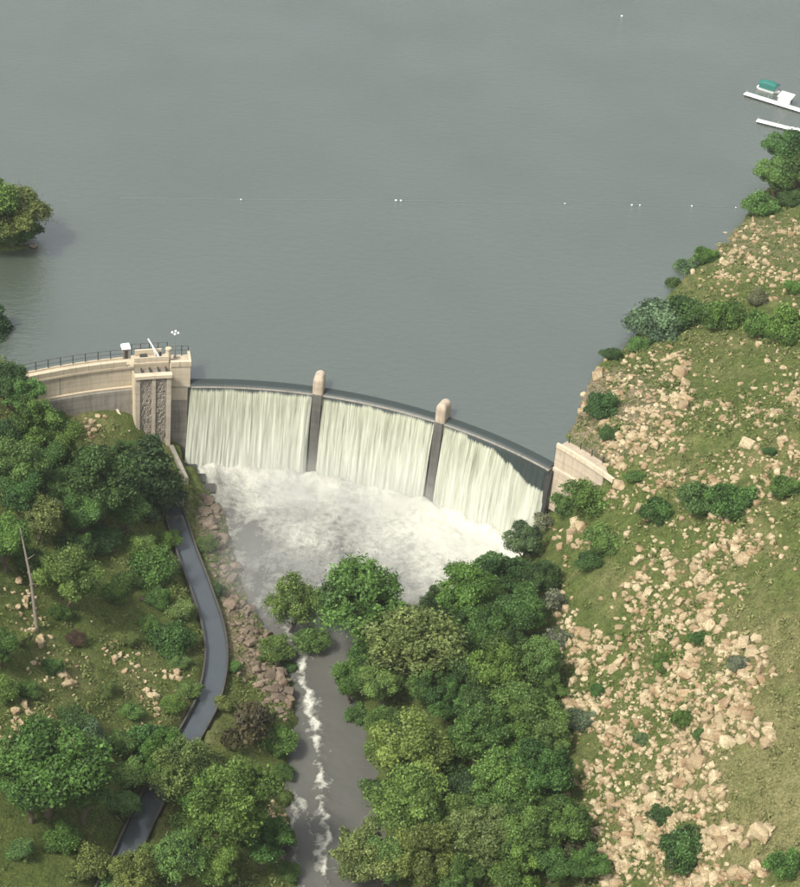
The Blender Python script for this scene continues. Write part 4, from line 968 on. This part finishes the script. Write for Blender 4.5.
ORD = ['nearest', 'second nearest', 'third nearest', 'fourth nearest', 'fifth nearest', 'sixth nearest', 'seventh nearest', 'eighth nearest', 'ninth nearest', 'tenth nearest', 'eleventh nearest', 'twelfth nearest', 'thirteenth nearest', 'fourteenth nearest', 'fifteenth nearest', 'sixteenth nearest', 'seventeenth nearest', 'eighteenth nearest', 'nineteenth nearest', 'twentieth nearest', 'twenty-first nearest', 'twenty-second nearest', 'twenty-third nearest']
for (j, side), L in cells.items():
    for q, (d, o, k) in enumerate(sorted(L, key=lambda t: t[0])):
        tag(o, f"{ORD[min(q, 22)]} {'brown' if k == 'wet' else 'tan'} boulder {side} the {SHORT[j]}", 'boulder', {'hill': 'boulders on the right hillside', 'left': 'boulders on the left slope', 'wet': 'boulders on the left river bank'}[k])
def scatter_rocks(name, lst, meshes, mat, label):
    VV = []; QQ = []; LV = []; n0 = 0
    src = []
    for me in meshes:
        me.calc_loop_triangles(); V = np.array([v.co[:] for v in me.vertices]); T = np.array([t.vertices[:] for t in me.loop_triangles]); src.append((V, T))
    for x, y, m in lst:
        V, T = src[rng.integers(len(src))]; th = rng.random() * 6.28; c, s = math.cos(th), math.sin(th)
        A = V * m * 1.15 * np.array([rng.uniform(.8, 1.2), rng.uniform(.7, 1.1), rng.uniform(.6, 1.1)]); A = np.c_[A[:, 0] * c - A[:, 1] * s, A[:, 0] * s + A[:, 1] * c, A[:, 2]]
        VV.append(A + (x, y, float(height(x, y)) + m * .12)); QQ.append(T + n0); n0 += len(V); LV.append(np.full(len(V), rng.random()))
    return tag(link(name, np_mesh(name, np.concatenate(VV), np.concatenate(QQ), mat, False, {'lv': np.concatenate(LV)})), label, kind='stuff')
small = []; smallg = []
for u, v, r, k in rest:
    p = hit(u, v)
    if not in_water(p): (smallg if k == 'wet' else small).append((p[0], p[1], r / proj(p)[2] * .9))
nn = 0
while nn < 4200:                                # loose stones over the rocky parts of the hillside
    u, v = rng.uniform(550, 900), rng.uniform(215, 960)
    x_ = np.interp(v, [215, 300, 350, 420, 480, 560, 700, 900], [745, 690, 625, 585, 610, 565, 562, 590])
    if u < x_ + 4: continue
    nn += 1
    p = hit(u, v); i, j = int((p[0] - GX0) / GS), int((p[1] - GY0) / GS)
    if not (0 <= i < len(gx) and 0 <= j < len(gy)): continue
    dens = soil[i, j] * 2.4 - .32 + (fbm(np.array([p[0] * .11]), np.array([p[1] * .11]), 61)[0] - .5) * 1.5
    if rng.random() < dens: small.append((p[0], p[1], rng.uniform(.16, .5) * (1 + 1.3 * rng.random() ** 4)))
for _ in range(620):                            # outcrops: tight heaps of broken blocks
    u, v = rng.uniform(550, 820), rng.uniform(225, 900)
    x_ = np.interp(v, [215, 300, 350, 420, 480, 560, 700, 900], [745, 690, 625, 585, 610, 565, 562, 590])
    if u < x_ + 6: continue
    p = hit(u, v); i, j = int((p[0] - GX0) / GS), int((p[1] - GY0) / GS)
    if not (0 <= i < len(gx) and 0 <= j < len(gy)) or rng.random() > soil[i, j] * 2.4 - .25: continue
    th = rng.normal() * .5 + 1.9; L_ = rng.uniform(1.0, 3.6)
    for _k in range(rng.integers(7, 24)):
        a_, b_ = rng.normal() * L_, rng.normal() * .8
        small.append((p[0] + a_ * math.cos(th) - b_ * math.sin(th), p[1] + a_ * math.sin(th) + b_ * math.cos(th), rng.uniform(.2, .52) * (1 + 1.5 * rng.random() ** 3)))
for _ in range(3000):                           # stony upper hillside above the right wing wall
    u, v = rng.uniform(585, 860), rng.uniform(225, 500)
    if u < np.interp(v, [215, 300, 350, 420, 480, 560], [745, 690, 625, 585, 610, 565]) + 5: continue
    p = hit(u, v); f_ = fbm(np.array([p[0] * .16]), np.array([p[1] * .16]), 63, 3)[0]
    if rng.random() < (f_ - .40) * 2.2: small.append((p[0], p[1], rng.uniform(.18, .5) * (1 + 1.2 * rng.random() ** 4)))
for _ in range(260):
    b = LBANDS[rng.integers(len(LBANDS))][0]; t = b[rng.integers(len(b))]; p = hit(t[0] + rng.normal() * 14, t[1] + rng.normal() * 14)
    if not in_water(p): small.append((p[0], p[1], rng.uniform(.15, .4)))
for _ in range(420):
    b = GBANDS[0][0]; d = rng.random() * (len(b) - 1); i = int(d); t = np.array(b[i]) + (np.array(b[i + 1]) - b[i]) * (d - i); p = hit(t[0] + rng.normal() * 9, t[1] + rng.normal() * 9)
    if not in_water(p): smallg.append((p[0], p[1], rng.uniform(.2, .6)))
scatter_rocks('small_stones', small, RK[:5], M_ROCK, 'loose small tan stones scattered over the slopes')
scatter_rocks('bank_rubble', smallg, RKG, M_ROCKG, 'brown rubble along the left river bank')

# ------------------------------------------------------------------ ground cover: tufts and low leafy clumps
def ground_cover(name, n, size, blades, label, seed, rocky=False):
    r = np.random.default_rng(seed); X = r.uniform(-100, 125, n * 5); Y = r.uniform(-165, 190, n * 5)
    i = ((X - GX0) / GS).astype(int); j = ((Y - GY0) / GS).astype(int)
    den = fbm(X * .10, Y * .10, seed) + .35 * fbm(X * .5, Y * .5, seed + 3)
    ok = (sdL[i, j] < -.5) & (sdR[i, j] < -.6) & (dC[i, j] > 3.2) & (den > r.uniform(.42, .9, len(X))) & (soil[i, j] < r.uniform(.1, 1.1, len(X)))
    if rocky: ok = (sdL[i, j] < -.5) & (X > 22) & (soil[i, j] > r.uniform(.05, .5, len(X))) & (fbm(X * .22, Y * .22, seed) > .5) & (SS[i, j] > -60)
    a, s = arc_inv(X, Y); ok &= ~((s < 3.6) & (s > -5) & (a > -42) & (a < 96))
    X, Y, i, j = X[ok][:n], Y[ok][:n], i[ok][:n], j[ok][:n]; Z = height(X, Y); m = len(X)
    sz = size * (.45 + 1.5 * r.random(m) ** 2.5); dr = np.clip(dry[i, j] * (.25 if rocky else 1.3) + r.normal(size=m) * .2, 0, 1)
    B = np.repeat(np.arange(m), blades); nb = len(B); d = r.normal(size=(nb, 3)); d[:, 2] = np.abs(d[:, 2]) * .8 + .1; d /= np.linalg.norm(d, axis=1)[:, None]
    C_ = np.c_[X[B], Y[B], Z[B]] + d * sz[B][:, None] * np.array([1.0, 1.0, .8]) * r.uniform(.5, 1, nb)[:, None]
    nrm = d + r.normal(size=(nb, 3)) * .6; nrm /= np.linalg.norm(nrm, axis=1)[:, None]; t = np.cross(nrm, r.normal(size=(nb, 3))); t /= np.linalg.norm(t, axis=1)[:, None]; b = np.cross(nrm, t)
    L = (sz[B] * r.uniform(.16, .36, nb))[:, None]
    V = np.stack([C_ - t * L, C_ - b * L * .5, C_ + t * L, C_ + b * L * .5], 1).reshape(-1, 3)
    lv = np.clip(.25 + .5 * r.random(m)[B] + r.normal(size=nb) * .2, 0, 1)
    o = link(name, np_mesh(name, V, np.arange(4 * nb).reshape(-1, 4), M_TUFT, False, {'lv': np.repeat(lv, 4), 'dry': np.repeat(dr[B], 4)}))
    return tag(o, label, kind='stuff')
ground_cover('low_scrub', 24000, .66, 20, 'low green scrub spread over the banks and slopes', 81)
ground_cover('rock_scrub', 9000, .75, 22, 'fresh green scrub growing between the boulders of the right hillside', 83, True)
ground_cover('grass_tufts', 60000, .36, 4, 'grass tufts covering the slopes', 82)

# ------------------------------------------------------------------ small things on the slopes
def log(pts, r0, r1, mat, name, label, cat):
    P3 = [Vector((*hit(u, v)[:2], 0)) for u, v in pts]
    for q in P3: q.z = float(height(q.x, q.y)) + .25
    e = tag(empty(name, P3[0]), label, cat); mb = MB(); n = len(P3)
    for i in range(n - 1): mb.tube(P3[i] - P3[0], P3[i + 1] - P3[0], r0 + (r1 - r0) * i / (n - 1), r0 + (r1 - r0) * (i + 1) / (n - 1), 9)
    link('trunk', mesh('trunk', mb.V, mb.F, mat), e); b = MB()
    for k in range(3):
        o = P3[min(n - 1, 1 + k)] - P3[0]; b = MB().tube(o, o + Vector((random.uniform(-1.5, 1.5), random.uniform(-1, 1), .8)), r1 * .6, r1 * .2, 6); link('branch_stub', mesh('branch_stub', b.V, b.F, mat), e)
    return e
# leaning dead trunk: stands on the slope and leans uphill
b0 = hit(37, 632); e = tag(empty('dead_trunk', b0), 'pale leaning dead trunk standing among the trees on the left slope', 'dead tree')
t0 = at(20, 528, float(b0[2]) + 17.0) - b0; mid = Vector(t0) * .5 + Vector((.4, 0, 0)); mb = MB().tube((0, 0, -.4), mid, .34, .25, 9).tube(mid, Vector(t0), .25, .1, 9); link('trunk', mesh('trunk', mb.V, mb.F, M_PALEWOOD), e)
for k in range(5):
    o = Vector(t0) * (.45 + .12 * k); b = MB().tube(o, o + Vector((random.uniform(-1.6, 1.6), random.uniform(-1.2, 1.2), 1.1)), .12, .03, 6); link('branch', mesh('branch', b.V, b.F, M_PALEWOOD), e)
log([(140, 600), (155, 606), (172, 612), (186, 616)], .5, .32, M_DARKWOOD, 'fallen_log', 'dark fallen log lying across the grass left of the canal', 'log')
tree(75, 640, 8, 'shrub', 'red', 'low reddish brown bush on the grass below the light green tree', 'shrub')

# ------------------------------------------------------------------ jetties, boats, buoys
def jetty(u0, v0, u1, v1, extra, w, label, nb):
    a, b = Vector(at(u0, v0, .55)), Vector(at(u1, v1, .55)); d = (b - a); L = d.length + extra; rz = math.atan2(d.y, d.x)
    e = tag(empty('jetty', (a.x, a.y, 0), rz), label, 'jetty', 'floating jetties on the upper right shore')
    n = nb; pl = L / n
    for i in range(n):
        KB(MB().box(((i + .5) * pl, 0, .52), (pl - .06, w, .22)), 'deck_panel', M_DECK, e); KB(MB().box(((i + .5) * pl, 0, .1), (pl - .5, w - .1, .6)), 'float', M_FLOAT, e)
    for i in range(0, n + 1, 3): KB(MB().tube((min(i * pl, L - .2) + .1, w / 2 + .12, -1), (min(i * pl, L - .2) + .1, w / 2 + .12, 1.3), .1), 'mooring_post', M_GALV, e)
    return e, rz, a
j1, rz1, a1 = jetty(745, 93, 800, 110, 9, 1.9, 'longer white floating jetty with the canopied boat and boathouse', 12)
j2, rz2, a2 = jetty(757, 120, 793, 129, 3, 1.7, 'shorter white floating jetty nearer the shore trees', 7)
# boat with teal canopy, moored on the far side of the long jetty
bp = at(769, 91, 0.); bo = tag(empty('pontoon_boat', (bp[0], bp[1], 0), rz1), 'boat with teal canopy moored at the longer jetty', 'boat')
bl, bw = 6.6, 2.4; hv = []
for z, f in ((-.2, .75), (.35, .95), (.8, 1.0)):
    for x, y in ((-bl / 2, -bw / 2), (bl / 2 - 1.4, -bw / 2), (bl / 2, 0), (bl / 2 - 1.4, bw / 2), (-bl / 2, bw / 2)): hv.append((x * f, y * f, z))
KB(MB().add(hv, [(0, 4, 3, 2, 1)] + [(k * 5 + i, k * 5 + (i + 1) % 5, k * 5 + 5 + (i + 1) % 5, k * 5 + 5 + i) for k in range(2) for i in range(5)] + [(10, 11, 12, 13, 14)]), 'hull', M_WHITE, bo)
cv = []; nx = 7
for i in range(nx):
    x = -2.9 + 5.4 * i / (nx - 1); zz = 2.9 - .5 * abs(i - 3) ** 1.6 / 5.8
    for k in range(7): y = -1.5 + 3.0 * k / 6; cv.append((x, y, zz - .55 * (abs(k - 3) / 3) ** 2))
CF = [(i * 7 + k, i * 7 + k + 1, i * 7 + k + 8, i * 7 + k + 7) for i in range(nx - 1) for k in range(6)]
co = link('canopy', mesh('canopy', cv, CF, M_TEAL, True), bo); sm = co.modifiers.new('thick', 'SOLIDIFY'); sm.thickness = .08
for x, y in ((-2.6, -1.3), (2.2, -1.3), (-2.6, 1.3), (2.2, 1.3)): KB(MB().tube((x, y, .7), (x, y, 2.4), .05, n=6), 'canopy_pole', M_GALV, bo)
KB(MB().box((-.2, -1.45, 1.55), (4.6, .06, 1.3)), 'side_curtain', M_TEAL, bo)
hp = at(785, 102, .6); bh = tag(empty('boathouse', (hp[0], hp[1], .63), rz1), 'small cream-roofed shelter on the longer jetty', 'shelter')
KB(MB().add([(-2, -1.1, 1.3), (2, -1.1, 1.3), (2.1, 1.5, 2.1), (-1.9, 1.5, 2.1), (-2, -1.1, 1.45), (2, -1.1, 1.45), (2.1, 1.5, 2.25), (-1.9, 1.5, 2.25)], [(3, 2, 1, 0), (4, 5, 6, 7), (0, 1, 5, 4), (1, 2, 6, 5), (2, 3, 7, 6), (3, 0, 4, 7)]), 'roof', M_ROOF, bh)
KB(MB().box((0, .2, .6), (3.6, 1.9, 1.2)), 'wall', M_DECK, bh); KB(MB().box((1.82, .2, .55), (.05, .9, 1.1)), 'door', M_STEEL, bh)
for x, y, h in ((-1.9, -1.0, 1.3), (1.9, -1.0, 1.3)): KB(MB().tube((x, y, 0), (x, y, h), .06), 'roof_post', M_GALV, bh)
cp = at(795, 130, .0); cb = tag(empty('dinghy', (cp[0], cp[1], 0), rz1 + .3), 'tiny white dinghy at the end of the shorter jetty', 'boat')
KB(MB().hexa([(-1, -.4, -.1), (1, -.35, -.1), (1, .35, -.1), (-1, .4, -.1), (-1.2, -.6, .5), (1.3, -.5, .5), (1.3, .5, .5), (-1.2, .6, .5)]), 'hull', M_WHITE, cb); KB(MB().box((0, 0, .55), (.3, 1.0, .06)), 'bench_seat', M_PALEWOOD, cb)
BUOYS = [(241, 199.5, .32, 'small white buoy at the left end of the buoy line'), (396, 200.3, .42, 'large white buoy in the middle of the buoy line'), (401, 200.5, .38, 'white buoy touching the large one in the middle of the line'), (565, 203.5, .3, 'small white buoy right of the middle of the buoy line'),
         (632, 205, .38, 'left of two close white buoys near the right shore'), (640, 205.2, .34, 'right of two close white buoys near the right shore'), (692, 206, .36, 'white buoy nearest the right shore on the line'), (736, 207.5, .28, 'tiny white buoy where the line meets the right shore'), (622, 16, .5, 'lone white buoy far out on the lake')]
for u, v, r, lab in BUOYS:
    p = at(u, v, .1); e = tag(empty('buoy', (p[0], p[1], 0)), lab, 'buoy', 'white buoys on the lake'); r *= .66; b = MB().ball((0, 0, .12), r, 10, 7, .8)
    link('float', mesh('float', b.V, b.F, M_WHITE, True), e); KB(MB().tube((0, 0, .1 + r * .7), (0, 0, .3 + r), .05, n=6), 'ring', M_STEEL, e)
mb = MB(); cable = [at(u, v, .03) for u, v in [(120, 198), (241, 199.5), (320, 200), (398, 200.5), (480, 202), (565, 203.5), (632, 205), (692, 206), (750, 208)]]
for i in range(len(cable) - 1): mb.tube(cable[i], cable[i + 1], .025, n=6)
tag(mb.build('buoy_cable', M_GALV), 'thin dark floating cable joining the line of white buoys', 'cable')

# ------------------------------------------------------------------ spray hanging over the plunge pool
def mat_mist():
    m = Mat('mist'); m.n.remove(m.b); v = m.node('ShaderNodeVolumePrincipled'); m.l.new(v.outputs[0], m.out.inputs['Volume'])
    v.inputs['Color'].default_value = (.95, .96, .95, 1); v.inputs['Anisotropy'].default_value = .2
    p = m.pos(); sx = m.node('ShaderNodeSeparateXYZ'); m.l.new(p, sx.inputs[0])
    dx = m.math('SUBTRACT', sx.outputs[0], float(DC[0])); dy = m.math('SUBTRACT', sx.outputs[1], float(DC[1]))
    r = m.math('SQRT', m.math('ADD', m.math('MULTIPLY', dx, dx), m.math('MULTIPLY', dy, dy)))
    sd = m.math('SUBTRACT', float(DR), r)
    mr = m.math('DIVIDE', sd, 60.0, clamp=True); fs = m.ramp(mr, [(.02, 0), (.06, 1), (.17, .6), (.45, .35), (.74, .7), (.98, 0)])
    hz = m.math('DIVIDE', m.math('ADD', sx.outputs[2], 20.0), 11.0, clamp=True); fh = m.ramp(hz, [(0, 1), (.4, .5), (.98, 0)])
    xx = m.math('DIVIDE', m.math('ADD', sx.outputs[0], 48.0), 84.0, clamp=True); fx = m.ramp(xx, [(.07, 0), (.28, 1), (.62, .8), (.95, .1), (1, 0)])
    n = m.ramp(m.noise(p, .09, 3, .5), [(.36, .08), (.64, 1)])
    d = m.math('MULTIPLY', m.math('MULTIPLY', fs, fh), m.math('MULTIPLY', fx, n)); m.l.new(m.math('MULTIPLY', d, .16), v.inputs['Density'])
    return m.m
ms = arcsolid(0, 78, [(1.0, -20.5), (59, -20.5), (59, -9), (1.0, -9)], 2).build('mist', mat_mist()); fixn(ms)
tag(ms, 'white spray hanging over the plunge pool', kind='stuff')

# ------------------------------------------------------------------ thin summer haze
mh = Mat('haze'); mh.n.remove(mh.b); vh = mh.node('ShaderNodeVolumePrincipled'); mh.l.new(vh.outputs[0], mh.out.inputs['Volume'])
vh.inputs['Color'].default_value = (.93, .96, .96, 1); vh.inputs['Density'].default_value = HAZE; vh.inputs['Anisotropy'].default_value = .3
hz_ = MB().box((0, 260, 108), (2100, 1500, 296)).build('haze', mh.m); tag(hz_, 'thin pale haze in the air of the valley', kind='stuff')
